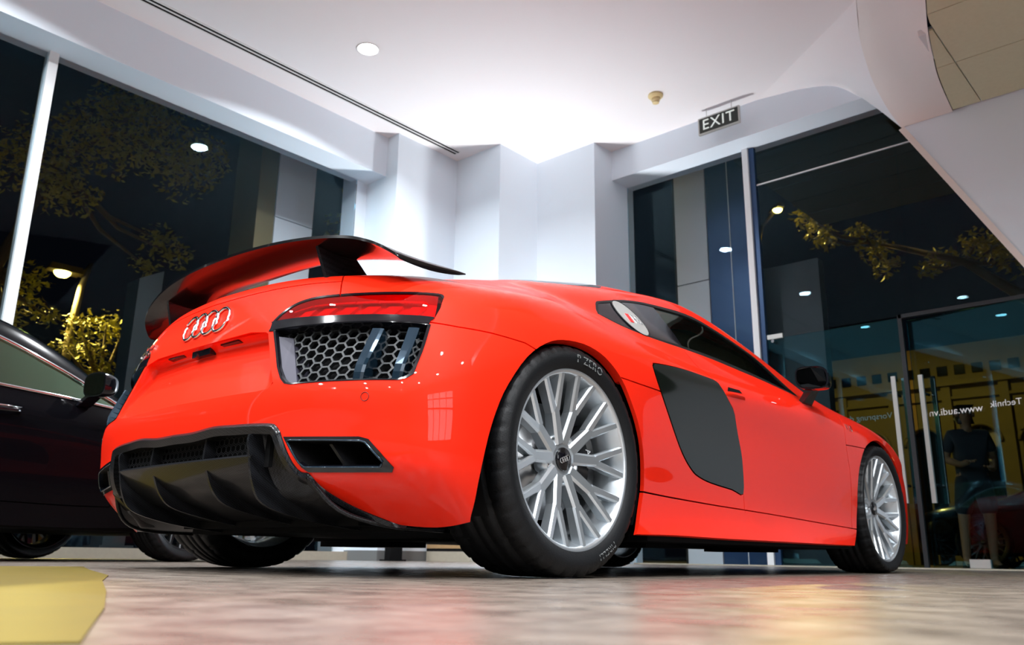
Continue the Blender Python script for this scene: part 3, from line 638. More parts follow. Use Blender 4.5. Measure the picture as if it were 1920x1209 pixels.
def make_wheel(name, R_t, half, rim_x, phase, parent, centre, side_, disc_r, letters=None, alloy='alloy'):
    """rim part with tyre, spokes, cap, bolts, disc, caliper as sub-parts"""
    L = .274
    rim = MB()
    prof = [(rim_x - .24, .262), (rim_x - .225, .25), (rim_x - .20, .236), (rim_x - .06, .238), (rim_x - .035, .250), (rim_x - .012, .256), (rim_x - .004, .260), (rim_x, .266), (rim_x, L - .002), (rim_x - .004, L),
            (rim_x - .03, .268), (rim_x - .05, .258), (rim_x - .2, .245), (rim_x - .24, .266)]
    rim.lathe(prof, 96, 0, close=True)
    hub = [(rim_x - .11, .045), (rim_x - .055, .055), (rim_x - .05, .052), (rim_x - .05, .034), (rim_x - .11, .034)]
    rim.lathe(hub, 48, 0, close=True)
    me = mesh_data('rim', rim.v, mirror_f(rim.f), alloy, True); me.set_sharp_from_angle(angle=math.radians(35))
    o = bpy.data.objects.new(name, me); finish(o, parent, centre)
    if side_ < 0: o.rotation_euler.z = PI
    def sub(nm, data, rx=0.0):
        q = bpy.data.objects.new(nm, data); COL.objects.link(q); q.parent = o; q.rotation_euler.x = rx; return q
    sub('tyre', tyre_data('tyre', R_t, half, .268, rim_x))
    # ten Y spokes in five pairs
    for odd in (0, 1):
        sg = 1 if odd else -1; sp = MB()
        a0 = math.radians(9 * sg)              # leaves the hub close to its twin, spreads to 18 degrees
        pol = lambda a, r, x: (x, r * math.sin(a), r * math.cos(a))
        f = math.radians(18 * sg)
        fork = pol(f * .97, .160, rim_x - .030)
        v, fc = bar(pol(a0 * 1.35, .048, rim_x - .046), fork, .040, .036, .045, .036); sp.add(v, fc)
        for e in (-9.0, 9.0):
            end = pol(f + math.radians(e), .259, rim_x - .006)
            st = pol(f * .97 + math.radians(e * .28), .150, rim_x - .032)
            v, fc = bar(st, end, .027, .022, .034, .040); sp.add(v, fc)
        sm = mesh_data('spoke', sp.v, sp.f, alloy, False)
        for k in range(5): sub('spoke', sm, phase + k * 2 * PI / 5)
    cap = MB().lathe([(rim_x - .06, .0355), (rim_x - .046, .0355), (rim_x - .042, .033), (rim_x - .0405, .0)], 40, 0)
    sub('centre_cap', mesh_data('centre_cap', cap.v, mirror_f(cap.f), 'gloss_black', True))
    rg = MB()
    for k in range(4):
        c0 = (k - 1.5) * .0105
        rg.tube([(rim_x - .0405, .0072 * math.cos(2*PI*i/20) * 1.0 + c0, .0072 * math.sin(2*PI*i/20)) for i in range(20)], .0013, 6, True)
    sub('cap_rings', mesh_data('cap_rings', rg.v, rg.f, 'chrome', True), 0.35)
    bolt = MB().lathe([(rim_x - .075, .012), (rim_x - .06, .012), (rim_x - .056, .008), (rim_x - .056, 0)], 6, 0, c=(0, 0, .058))
    pock = MB().lathe([(rim_x - .10, .021), (rim_x - .052, .022), (rim_x - .052, .016), (rim_x - .075, .014), (rim_x - .078, 0)], 20, 0, c=(0, 0, .058))
    bm_ = mesh_data('lug_bolt', bolt.v, mirror_f(bolt.f), 'chrome', False); pm = mesh_data('bolt_pocket', pock.v, mirror_f(pock.f), alloy, True)
    for k in range(5):
        sub('lug_bolt', bm_, phase + (k + .5) * 2 * PI / 5); sub('bolt_pocket', pm, phase + (k + .5) * 2 * PI / 5)
    dm = MB().lathe([(rim_x - .16, .07), (rim_x - .16, disc_r), (rim_x - .13, disc_r), (rim_x - .13, .09), (rim_x - .115, .085), (rim_x - .115, 0)], 72, 0)
    sub('brake_disc', mesh_data('brake_disc', dm.v, mirror_f(dm.f), 'disc', True))
    # caliper: an arc block hugging the front edge of the disc
    cal = []; a0, a1 = math.radians(52), math.radians(122)
    for i in range(13):
        a = a0 + (a1 - a0) * i / 12; k = math.sin(PI * i / 12) ** .4 * .012
        cal.append([(x, r * math.sin(a), r * math.cos(a)) for x, r in ((rim_x - .19, .125 - k), (rim_x - .082 - (0.02 if i in (0, 12) else 0), .128 - k), (rim_x - .075 - (0.02 if i in (0, 12) else 0), .165), (rim_x - .09, .205 + k), (rim_x - .19, .207 + k))])
    v, f = loft(cal, True, True)
    cd = mesh_data('brake_caliper', v, f, 'caliper', False); cq = sub('brake_caliper', cd)
    tv, tf = text_mesh('Audi', .034, .0012)
    ct = [( rim_x - .074 + q[2], .0, 0) for q in tv]
    rows = []
    for q in tv:
        a = math.radians(84) + q[0] / .168; r = .168 + q[1]
        rows.append((rim_x - .0755 + q[2], r * math.sin(a), r * math.cos(a)))
    sub('caliper_lettering', mesh_data('caliper_lettering', rows, tf, 'white_paint', False))
    if letters:
        for body, ang, size, rad in letters:
            tv, tf = text_mesh(body, size, .0008, 1.15); rows = []
            for q in tv:
                a = math.radians(ang) + q[0] / rad; r = rad + q[1]
                rows.append((half - .0015 + q[2], r * math.sin(a), r * math.cos(a)))
            sub('sidewall_lettering', mesh_data('sidewall_lettering', rows, tf, 'letter', False))
    return o
# ---------------------------------------------------------------- the red sports car
ORG = (0.0, 1.3, 0.0)
car = thing('sports_car', ORG, 'bright red two-seat sports car with carbon rear wing and silver ten-spoke wheels', 'car')
S = Surface(np.array(BODY) / 1000, upick=slice(0, 9))
o_ = {k: np.array(v) for k, v in OUT.items()}
cc = np.concatenate
lamp_top = catmull(o_['lamp_top'], 4); lamp_out = o_['lamp_out']; lamp_bot = catmull(cc([o_['lamp_out'][-1:], o_['lamp_bot'], o_['lamp_top'][:1]]), 4)
strip_bot = catmull(o_['strip_bot'], 4)
LAMP = cc([lamp_top, lamp_out, lamp_bot[1:-1]])
STRIP = cc([lamp_bot, [[0.385, 0.535]], strip_bot[::-1]])
vent_l = o_['vent']
VENT = cc([strip_bot[::-1][:-1], vent_l])
EXH, EXI = dens(cc([o_['exh'], o_['exh'][:1]])), dens(cc([o_['exh_in'], o_['exh_in'][:1]]), .01)
diff_l = o_['diff'].copy(); diff_l = cc([[[0, .2645], [.11, .2642]], diff_l[1:-2], [[.7388, .004], [.775, -.001]]])
diff_s = dens(catmull(diff_l, 4), .012)
DIFF = cc([diff_s, [[.775, -.1], [-.1, -.1], [-.1, .259]]])
rec = cc([[[0, .5443]], o_['recess_top'][1:2], [[.362, .5380]], o_['recess_side'], [[.445, .3600], [.40, .357], [0, .357]]])
REC = rec
ARCH_L = [(1.004,.0), (1.044,.049), (1.07,.119), (1.094,.219), (1.117,.296), (1.146,.376), (1.198,.464), (1.269,.522), (1.348,.550), (1.458,.557), (1.543,.542), (1.602,.512), (1.650,.470), (1.697,.408), (1.740,.342), (1.776,.264), (1.800,.181), (1.797,.135), (1.768,.071), (1.728,-.004)]
ar_ = catmull(ARCH_L, 3); ARCH = cc([ar_, [[1.73, -.1], [1.0, -.1]]])
fa = [(3.600,-.004), (3.665,.06), (3.693,.112), (3.714,.2), (3.720,.286), (3.750,.378), (3.832,.472), (3.939,.522), (4.06,.547), (4.16,.545), (4.27,.522), (4.36,.46), (4.43,.378), (4.462,.286), (4.465,.2), (4.45,.112), (4.43,.06), (4.41,-.004)]
fa_ = catmull(fa, 3); FARCH = cc([fa_, [[4.40, -.1], [3.6, -.1]]])
bl = catmull(o_['blade'], 3, True); BLADE = bl; bl_c = cc([bl, bl[:1]])
dlo_b = catmull(o_['dlo_bot'], 4); dt = o_['dlo_top']; dlo_t = catmull(cc([dt[:10], [[3.21, .805], [3.285, .745]]]), 4)
DLO = cc([dlo_t, dlo_b[::-1]]); dlo_c = cc([DLO, DLO[:1]])
bp = dens([(2.300, .882), (2.262, .815), (2.205, .712)], .015)
seam_b = dens(cc([o_['seam_bumper'], [[1.24, .49]]])); seam_s = dens(o_['seam_side']); sill = dens(catmull(o_['seam_sill'], 3))
sdoor = dens(catmull(cc([[[3.70, .728], [3.655, .64]], o_['seam_door'][1:]]), 4)); sfen = dens(o_['seam_fender'])
lid_line = dens([(0, .700), (.25, .700), (.45, .700), (.5740, .700)]); lid_seam = dens([(.5984, .6306), (.5784, .6823), (.5650, .735), (.56, .79)])
d_up = dens([(2.335, .575), (2.25, .66), (2.205, .73)]); d_lo = dens([(2.577, .185), (2.572, .112)])
hoodl = dens([(3.76, .735), (4.0, .77), (4.6, .775), (5.0, .76), (5.1, .70), (5.1, .0)])
WIND = np.array([(2.98, 1.6), (3.06, 1.03), (3.20, .935), (3.60, .875), (3.80, .90), (3.90, 1.6)])
REARW = np.array([(1.42, 1.6), (1.46, 1.05), (1.62, .98), (2.0, .98), (2.12, 1.05), (2.14, 1.6)])
glass_top = offset(dlo_t, -.012)
gaps = [(seam_b, .0022), (seam_s, .0022), (sill, .0026), (sdoor, .0022), (sfen, .0020), (lid_line, .0022), (lid_seam, .0022), (d_up, .002), (d_lo, .002), (bl_c, .0022)]
curves = [dens(cc([LAMP, LAMP[:1]])), strip_bot, dens(vent_l), EXH, EXI, diff_s, dens(rec), ar_, fa_, dlo_c, bp, hoodl, dens(WIND, .03), dens(REARW, .03), offset(lamp_top, -.0078), offset(dlo_c, -.0102),  dens([(.3767, .5376), (.385, .5579)])]
P_, T_, C_ = trim(S, curves, gaps, [(0.007, .80, .0135), (.80, 1.44, .027)])
cls = np.full(len(T_), 'body_shell', dtype=object)
def put(name, m): cls[m] = name
inp = lambda poly: pip(poly, C_)
U_, V_ = C_[:, 0], C_[:, 1]
BUMP = cc([[(-.1, -.1), (1.3, -.1), (1.3, .488)], seam_b[::-1], [(.7, .52), (.39, .54), (.3767, .5376), (.2868, .5393), (-.1, .5443)]])
LID = np.array([(-.1, .5443), (.2868, .5393), (.3767, .5376), (.385, .5579), *map(tuple, lamp_top[:20]), (.5984, .6306), (.5784, .6823), (.5650, .735), (.56, .79), (-.1, .79)])
DOOR = cc([sdoor, sill[::-1], [(1.9, .13), (1.9, .5), (2.3, .575)], d_up, dlo_b[dlo_b[:, 0] > 2.2], [(3.5, .70)]])
put('hood', (U_ > 3.76) & (V_ > .735) | (U_ > 4.95)); put('front_bumper', (U_ > 4.56) & (V_ < .775))
put('front_fender', (U_ > 3.55) & (U_ < 4.56) & (V_ < .775)); put('door', inp(DOOR)); put('sill_panel', (V_ < .2) & (U_ > 1.7) & (U_ < 3.72) & (V_ < np.interp(U_, sill[:, 0], sill[:, 1])))
put('quarter_lower', (U_ > 1.55) & (U_ < 2.2) & (V_ < .4645) & (V_ > np.interp(U_, sill[:, 0], sill[:, 1])) & ~inp(DOOR))
put('tail_lid', inp(LID)); put('rear_bumper', inp(BUMP)); put('windscreen', inp(WIND)); put('rear_window', inp(REARW))
put('side_window', inp(DLO) & (U_ > np.interp(V_, bp[::-1, 1], bp[::-1, 0]))); put('quarter_window', inp(DLO) & (U_ <= np.interp(V_, bp[::-1, 1], bp[::-1, 0])))
put('window_frame', inp(DLO) & ((seg_dist(dlo_c, C_) < .010)))
put('', inp(VENT)); put('trim_strip', inp(STRIP)); put('lamp_lens', inp(LAMP)); put('lamp_bezel', inp(LAMP) & (seg_dist(lamp_top, C_) < .0075))
put('side_blade', inp(BLADE)); put('', inp(REC)); put('exhaust_trim', inp(EXH)); put('', inp(EXI)); put('', inp(DIFF)); put('', inp(ARCH)); put('', inp(FARCH))
for g, h in gaps: cls[seg_dist(g, C_) < h * .97] = ''
MATS = dict(body_shell='red', hood='red', front_bumper='red', front_fender='red', door='red', sill_panel='red', quarter_lower='red', tail_lid='red', rear_bumper='red',
            windscreen='car_glass', rear_window='gloss_black', side_window='car_glass', quarter_window='gloss_black', window_frame='satin_black', trim_strip='gloss_black', lamp_lens='lens_glass', lamp_bezel='gloss_black', side_blade='blade', exhaust_trim='gloss_black')
PART = {}
for name, m in MATS.items():
    T = T_[cls == name]
    if len(T) == 0: continue
    thin = name in ('windscreen', 'rear_window', 'side_window', 'quarter_window', 'lamp_lens')
    off = {'windscreen': -.003, 'side_window': -.005, 'quarter_window': -.002, 'lamp_lens': -.001, 'side_blade': .002, 'exhaust_trim': .003, 'trim_strip': .003}.get(name, 0)
    fl = 0 if thin else (.03 if name in ('body_shell',) else .014)
    if name in ('door', 'front_fender', 'sill_panel', 'quarter_lower', 'side_window', 'quarter_window', 'window_frame', 'trim_strip', 'lamp_lens', 'lamp_bezel', 'side_blade', 'exhaust_trim'):
        for s in (1, -1): PART[name, s] = panel_obj(name, S, P_, T, m, car, (s,), None, fl, off)
    else: PART[name, 1] = panel_obj(name, S, P_, T, m, car, (1, -1), None, fl, off)

def SV(uv, d=0.0):
    X, N = S(np.atleast_2d(uv), True); return X - N * np.asarray(d).reshape(-1, 1) if np.ndim(d) else X - N * d
def SY(uv, d): X = S(np.atleast_2d(uv)); return X + np.array([0, d, 0])

# number plate recess between the vents, with lights and a camera under the lid edge
ed = dens(rec[2:-2], .006); ve = ed[::-1, 1]; ue = ed[::-1, 0]
rows = []
vv = cc([[.5435, .541, .538, .534, .529, .523], np.linspace(.512, .357, 16)])
for v in vv:
    ue_ = np.interp(v, np.sort(ve), ue[np.argsort(ve)]); row = []
    d = np.interp(.5435 - v, [0, .004, .010, .020, .032, .06, .13, .187], [0, .012, .026, .040, .044, .042, .020, 0])
    vt = v if v < .5376 else None
    for c in np.concatenate([[-1, -.985, -.96, -.93], np.linspace(-.9, .9, 25), [.93, .96, .985, 1]]):
        e = np.clip((1 - abs(c)) / .04, 0, 1); e = e * e * (3 - 2 * e)
        vtop = np.interp(abs(c) * ue_, [0, .2868, .362], [.5443, .5393, .5380])
        X = S([[abs(c) * ue_, min(v, vtop)]])[0]; X = np.array([math.copysign(X[0], c), X[1] + d * e, X[2]]); row.append(X)
    rows.append(row)
v, f = loft(rows)
mobj('plate_recess', v, f, 'red', car, True)
for xx, w in ((.165, .05), (-.165, .05)):
    b = MB().hexa([(xx-w, -.7235, .6795), (xx+w, -.7225, .6795), (xx+w, -.703, .676), (xx-w, -.703, .676), (xx-w, -.7235, .6835), (xx+w, -.7225, .6835), (xx+w, -.703, .68), (xx-w, -.703, .68)])
    b.build('plate_light', 'gloss_black', car)
b = MB().box((-.055, -.724, .662), (.055, -.695, .684)); b.lathe([(-.005, 0), (-.005, .008), (.006, .011)], 14, 1, c=(-.02, -.726, .668)); b.build('lid_handle_camera', 'gloss_black', car)
for xx in (.112, -.112): MB().lathe([(-.003, 0), (-.003, .006), (.004, .006)], 12, 1, c=(xx, -.7075, .614)).build('plate_screw_hole', 'matt_black', car, True)

# rear emblem rings and script
def on_rear(x, z):                          # point and outward normal on the tail lid at (x, z)
    v = np.linspace(.54, .74, 80); u = np.full(80, abs(x)); X, N = S(np.stack([u, v], 1), True)
    k = np.argmin(abs(X[:, 2] - z)); sc = abs(x) / max(X[k, 0], 1e-6) if x else 1
    X, N = S([[abs(x) * sc, v[k]]], True); sg = math.copysign(1, x) if x else 1
    return X[0] * [sg, 1, 1], N[0] * [sg, 1, 1]
for k in range(4):
    cx = (k - 1.5) * .062; pts = []
    for i in range(28):
        t = 2 * PI * i / 28; X, N = on_rear(cx + .040 * math.cos(t), .768 + .040 * math.sin(t)); pts.append(X + N * .004)
    MB().tube(pts, .0052, 8, True).build('emblem_ring', 'chrome', car, True)
for body, x0, size in (('V10', -.50, .05), ('plus', -.395, .042)):
    tv, tf = text_mesh(body, size, .003, 1.1); V = []
    for q in tv:
        X, N = on_rear(x0 + q[0], .752 + q[1]); V.append(X + N * (.003 + q[2]))
    mobj('model_script', V, tf, 'chrome', car, False)

# rear lamps: housing and light guides behind the lens
def lamp(s):
    us = np.linspace(.0, 1, 26); rows = []
    tp = dens(offset(lamp_top, -.010), .01); bt = dens(lamp_bot[::-1], .01)
    tpv = lambda u: np.interp(u, tp[:, 0], tp[:, 1]); btv = lambda u: np.interp(u, bt[:, 0], bt[:, 1])
    for u in np.linspace(.39, .905, 26):
        rows.append([SV([u, btv(u) + (tpv(u) - btv(u)) * k], .003 if k in (0, 1) else .030)[0] for k in (0, .04, .5, .96, 1)])
    v, f = loft(rows); v, f = sided(v, f, s); mobj('lamp_housing', v, f, 'lens_core', PART['lamp_lens', s], 40)
    for k in range(6):
        a = .455 + k * .071; b = MB(); g = lambda u, h, d: SV([u, btv(u) + (tpv(u) - btv(u)) * h], d)[0]
        q = [g(a, .16, .020), g(a + .042, .16, .020), g(a + .068, .62, .020), g(a + .026, .62, .020)]
        q2 = [g(a, .16, .036), g(a + .042, .16, .036), g(a + .068, .62, .036), g(a + .026, .62, .036)]
        b.hexa(q2 + q); v, f = sided(b.v, b.f, s); mobj('light_guide', v, f, 'lens_core2', PART['lamp_lens', s], False)
        b = MB(); q = [g(a - .01, .70, .012), g(a + .055, .70, .012), g(a + .055, .80, .012), g(a - .01, .80, .012)]; q2 = [p_ + np.array([0, .02, 0]) for p_ in q]
        b.hexa(q2 + q); v, f = sided(b.v, b.f, s); mobj('light_guide', v, f, 'lens_core', PART['lamp_lens', s], False)
both(lamp)

# side vents: frame, walls, honeycomb, two fins
def vent(s):
    ol = dens(cc([VENT, VENT[:1]]), .012)[:-1]; cen = ol.mean(0)
    ins = ol + (cen - ol) * .0
    rows = [SV(ins, -.002), SV(ins + (cen - ins) * .035, -.001), SV(ins + (cen - ins) * .05, .012), SV(ins + (cen - ins) * .05, .085)]
    v, f = loft([list(r) + [r[0]] for r in rows]); v, f = sided(v, mirror_f(f), s); vf = mobj('vent_frame', v, f, 'gloss_black', car, 40)
    # broad inner cheek
    ch = MB(); a = [(.398, .522), (.452, .513), (.523, .366), (.486, .3735), (.4585, .411)]
    top = SV(np.array(a), .002); low = SV(np.array(a) + [.004, 0], .07); n = len(a); low[1] += [0.012, .02, 0]
    top[1] += [0, .028, 0]; top[2] += [0, .024, 0]
    ch.add(list(top) + list(low), [tuple(range(n))[::-1] if False else tuple(range(n)), tuple(range(n, 2*n))[::-1]] + [(i, n+i, n+(i+1) % n, (i+1) % n) for i in range(n)])
    v, f = sided(ch.v, ch.f, s); mobj('vent_cheek', v, f, 'vent_grey', vf, False)
    v = list(SV(ol, .084)); n = len(v); vb, fb = sided(v, [tuple(range(n))], s); mobj('vent_back', vb, fb, 'matt_black', vf, False)
    # honeycomb
    Rh, ky = .0205, .78; hx = MB(); poly = cen + (ol - cen) * .985
    i = 0; pts = []
    for col in range(-1, 24):
        for row in range(-2, 14):
            c = np.array([.42 + col * 1.5 * Rh, .352 + (row + (.5 if col % 2 else 0)) * math.sqrt(3) * Rh * ky]); pts.append(c)
    pts = np.array(pts); ok = pip(poly, pts) | (seg_dist(cc([poly, poly[:1]]), pts) < Rh * .55)
    def clampin(q):
        q = np.array(q); ins_ = pip(poly, q)
        pc = cc([poly, poly[:1]])
        for i in np.where(~ins_)[0]:
            best = None
            for a, b in zip(pc[:-1], pc[1:]):
                t = np.clip(((q[i]-a) @ (b-a)) / ((b-a) @ (b-a) + 1e-12), 0, 1); w = a + (b-a)*t; dd = np.linalg.norm(w - q[i])
                if best is None or dd < best[0]: best = (dd, w)
            q[i] = best[1]
        return q
    for c in pts[ok]:
        ang = [k * PI / 3 for k in range(6)]
        out = clampin([c + Rh * np.array([math.cos(a), ky * math.sin(a)]) for a in ang]); inn = out + (out.mean(0) - out) * .17
        A = SV(out, .030); B = SV(inn, .030); B2 = SV(inn, .042)
        hx.add(list(A) + list(B) + list(B2), [(k, (k+1) % 6, 6+(k+1) % 6, 6+k) for k in range(6)] + [(6+k, 6+(k+1) % 6, 12+(k+1) % 6, 12+k) for k in range(6)])
    v, f = sided(hx.v, hx.f, s); mobj('honeycomb_grille', v, f, 'mesh_grey', vf, False)
    for key in ('fin1', 'fin2'):
        q = o_[key].copy(); q[:, 0] += 0
        tl, tr, br, bl_ = q; rows = []
        for t in np.linspace(0, 1, 9):
            a = tl + (bl_ - tl) * t; b_ = tr + (br - tr) * t; o1 = .012 * max(0, (t - .72) / .28) ** 1.5
            p0 = SV(a, -.010 + o1)[0]; p1 = SV(b_, -.010 + o1)[0]; p2 = SV(b_, .055)[0]; p3 = SV(a, .055)[0]
            m_ = (p0 + p1) / 2; rows.append([p0 + (p1-p0)*.15, p1 - (p1-p0)*.15, p1 + [0, .006, 0], p2, p3, p0 + [0, .006, 0]])
        v, f = loft(rows, True, True); v, f = sided(v, mirror_f(f), s); mobj('vent_fin', v, f, 'gloss_blue', vf, False)
both(vent)

# exhaust openings
def exhaust(s):
    ol = EXI[:-1]; rows = [SV(ol, -.004), SY(ol, .012), SY(ol + (ol.mean(0) - ol) * .1, .16)]
    v, f = loft([list(r) + [r[0]] for r in rows]); v, f = sided(v, mirror_f(f), s); t = mobj('exhaust_tunnel', v, f, 'satin_black', PART['exhaust_trim', s], 40)
    v = list(SY(ol + (ol.mean(0) - ol) * .1, .159)); vb, fb = sided(v, [tuple(range(len(v)))], s); mobj('exhaust_back', vb, fb, 'matt_black', PART['exhaust_trim', s], False)
    b = MB(); p0 = SY([[.645, .196]], .012)[0]; p1 = SY([[.685, .128]], .012)[0]
    b.hexa([p1 + [0, 0, 0], p1 + [.012, 0, 0], p1 + [.012, .14, 0], p1 + [0, .14, 0], p0, p0 + [.012, 0, 0], p0 + [.012, .14, 0], p0 + [0, .14, 0]])
    v, f = sided(b.v, b.f, s); mobj('exhaust_divider', v, f, 'satin_black', PART['exhaust_trim', s], False)
    rr = SV(ol, -.0045); b = MB().tube([tuple(q) for q in rr], .0028, 6, True); v, f = sided(b.v, b.f, s); mobj('exhaust_rim', v, f, 'gloss_blue', PART['exhaust_trim', s], True)
both(exhaust)
for s in (1, -1):
    X, N = S(o_['sensor'], True); b = MB(); a = np.cross(N[0], [0, 0, 1.0]); a /= np.linalg.norm(a); c = np.cross(a, N[0])
    ring = [X[0] + N[0] * .0005 + (a * math.cos(2*PI*i/24) + c * math.sin(2*PI*i/24)) * .0115 for i in range(24)]
    b.tube(ring, .0009, 5, True); v, f = sided(b.v, b.f, s); mobj('parking_sensor', v, f, 'satin_black', car, True)

# diffuser
dif = MB()
dd = diff_s; inn = offset(dd, -.030); inn[:, 0] = np.maximum(inn[:, 0], 0)
A0 = SV(np.clip(dd, 0, None), .012); A = SV(np.clip(dd, 0, None), -.003); B = SV(np.clip(offset(dd, -.008), 0, None), -.010); Cc = SV(np.clip(inn, 0, None), -.004); D = Cc + np.array([0, .05, 0])
for s in (1, -1):
    v, f = loft([list(A0), list(A), list(B), list(Cc), list(D)]); v, f = sided(v, f, s); dif.add(v, f)
dfr = mobj('diffuser_frame', dif.v, dif.f, 'carbon', car, 50)
cen = [(-.762, .372), (-.745, .36)]
# floor of the diffuser between the outer strakes
prof = [(-.768, .322), (-.774, .316), (-.770, .308), (-.735, .268), (-.66, .222), (-.5, .168), (-.3, .138), (-.15, .13)]
rows = [[(x, y + .06 * (x / .39) ** 2 * .25, z) for y, z in prof] for x in np.linspace(-.40, .40, 21)]
v, f = loft(rows); mobj('diffuser_floor', v, f, 'carbon', car, 50)
rows = [[(x, y, z) for y, z in ((-.70, .40), (-.70, .30))] for x in (-.45, .45)]
MB().box((-.42, -.712, .29), (.42, -.70, .40)).build('slot_backing', 'matt_black', car)
sm = MB()
for i in range(-15, 16):
    for j in range(3):
        c = (i * .0255 + (.01275 if j % 2 else 0), .327 + j * .0215)
        if abs(c[0]) > .385: continue
        o1 = [(c[0] + .0145 * math.cos(k*PI/3+PI/6), c[1] + .0125 * math.sin(k*PI/3+PI/6)) for k in range(6)]; i1 = [(c[0] + .0118 * math.cos(k*PI/3+PI/6), c[1] + .0100 * math.sin(k*PI/3+PI/6)) for k in range(6)]
        sm.add([(a, -.735, b) for a, b in o1] + [(a, -.735, b) for a, b in i1], [(k, (k+1) % 6, 6+(k+1) % 6, 6+k) for k in range(6)])
sm.build('slot_mesh', 'satin_black', car)
for xx in (.161, -.161): MB().hexa([(xx-.005, -.768, .31), (xx+.005, -.768, .31), (xx+.005, -.71, .31), (xx-.005, -.71, .31), (xx-.005, -.762, .385), (xx+.005, -.762, .385), (xx+.005, -.71, .385), (xx-.005, -.71, .385)]).build('slot_divider', 'carbon', car)
def strake_poly(s, x, poly, lean=0.0):
    pr = catmull(poly, 4, True); b = MB(); b.prism([tuple(q) for q in pr], x - .005, x + .005, 0); return b.v, b.f
for xx in (.160, -.160):
    v, f = strake_poly(1, xx, [(-.756, .305), (-.742, .262), (-.722, .228), (-.69, .2), (-.62, .178), (-.45, .148), (-.44, .162), (-.6, .205), (-.70, .26), (-.745, .305)]); mobj('diffuser_strake', v, f, 'carbon', car, 40)
for s in (1, -1):
    v, f = strake_poly(1, .392 * s, [(-.764, .375), (-.757, .31), (-.742, .245), (-.705, .192), (-.60, .160), (-.45, .138), (-.3, .128), (-.3, .15), (-.55, .22), (-.68, .30), (-.71, .375)]); mobj('diffuser_strake', v, f, 'carbon', car, 40)
    inner = [(.392, -.742, .395), (.392, -.72, .33), (.392, -.69, .26), (.392, -.63, .205), (.392, -.48, .16), (.392, -.30, .14)]
    outer = [(.497, -.712, .39), (.535, -.692, .32), (.575, -.672, .25), (.63, -.615, .172), (.690, -.50, .136), (.70, -.30, .128)]
    rows = [[np.array(a) + (np.array(b_) - np.array(a)) * t + np.array([0, .055 * math.sin(PI * t) ** .7, .012 * math.sin(PI * t)]) for a, b_ in zip(catmull(inner, 4), catmull(outer, 4))] for t in np.linspace(0, 1, 13)]
    v, f = loft(rows); v, f = sided(v, f, s); mobj('diffuser_side_panel', v, f, 'carbon', car, True)
    b = MB(); edge = [tuple(np.array([x, y - .004, z])) for x, y, z in catmull(outer, 4)]; b.tube(edge, .007, 6); v, f = sided(b.v, b.f, s); mobj('diffuser_edge', v, f, 'carbon', car, True)

# rear wing
SEC = [(0, -.720, .978, -.500, .972), (.15, -.715, .978, -.497, .972), (.30, -.700, .975, -.485, .970), (.42, -.680, .969, -.460, .963), (.52, -.658, .960, -.425, .953), (.60, -.638, .947, -.385, .940), (.655, -.620, .931, -.345, .925), (.70, -.597, .911, -.305, .912), (.735, -.565, .885, -.282, .899), (.742, -.55, .875, -.285, .893)]
def wing_pts(sec):
    x, yt, zt, yl, zl = sec; out = []
    for t in np.concatenate([np.linspace(0, 1, 9), np.linspace(1, 0, 9)[1:-1]]):
        pass
    top = []; bot = []
    for t in np.linspace(0, 1, 10):                       # 0 trailing, 1 leading
        y = yt + (yl - yt) * t; z = zt + (zl - zt) * t; th = .014 * math.sqrt(max(0, math.sin(PI * min(1, .08 + t * .92)))) + .002
        camb = -.020 * math.sin(PI * t) * (1 - min(1, x / .74) * .6)
        top.append((x, y, z + camb + th * .5)); bot.append((x, y, z + camb - th * .5))
    return top + bot[::-1]
half_r = [wing_pts(c) for c in SEC]; rows = [[(-x, y, z) for x, y, z in r] for r in half_r[:0:-1]] + half_r
R3 = catmull(np.array(rows).reshape(len(rows), -1), 4); rows = [list(r.reshape(-1, 3)) for r in R3]
v, f = loft(rows, True, True); wing = mobj('rear_wing', v, mirror_f(f), 'wing', car, 45)
for xx in (.475, -.475):
    b = MB(); sg = math.copysign(1, xx); x0 = xx; x1 = xx - .02 * sg
    P0 = [(-.600, .838), (-.44, .880)]; P1 = [(-.628, .962), (-.49, .955)]
    q = []
    for (y, z), xc in ((P0[0], x0), (P0[1], x0)): q += [(xc - .007, y, z), (xc + .007, y, z)]
    b.hexa([(x0-.007, -.600, .838), (x0+.007, -.600, .838), (x0+.010, -.44, .880), (x0-.010, -.44, .880), (x1-.006, -.640, .966), (x1+.006, -.640, .966), (x1+.009, -.50, .958), (x1-.009, -.50, .958)])
    b.build('wing_strut', 'carbon', car)

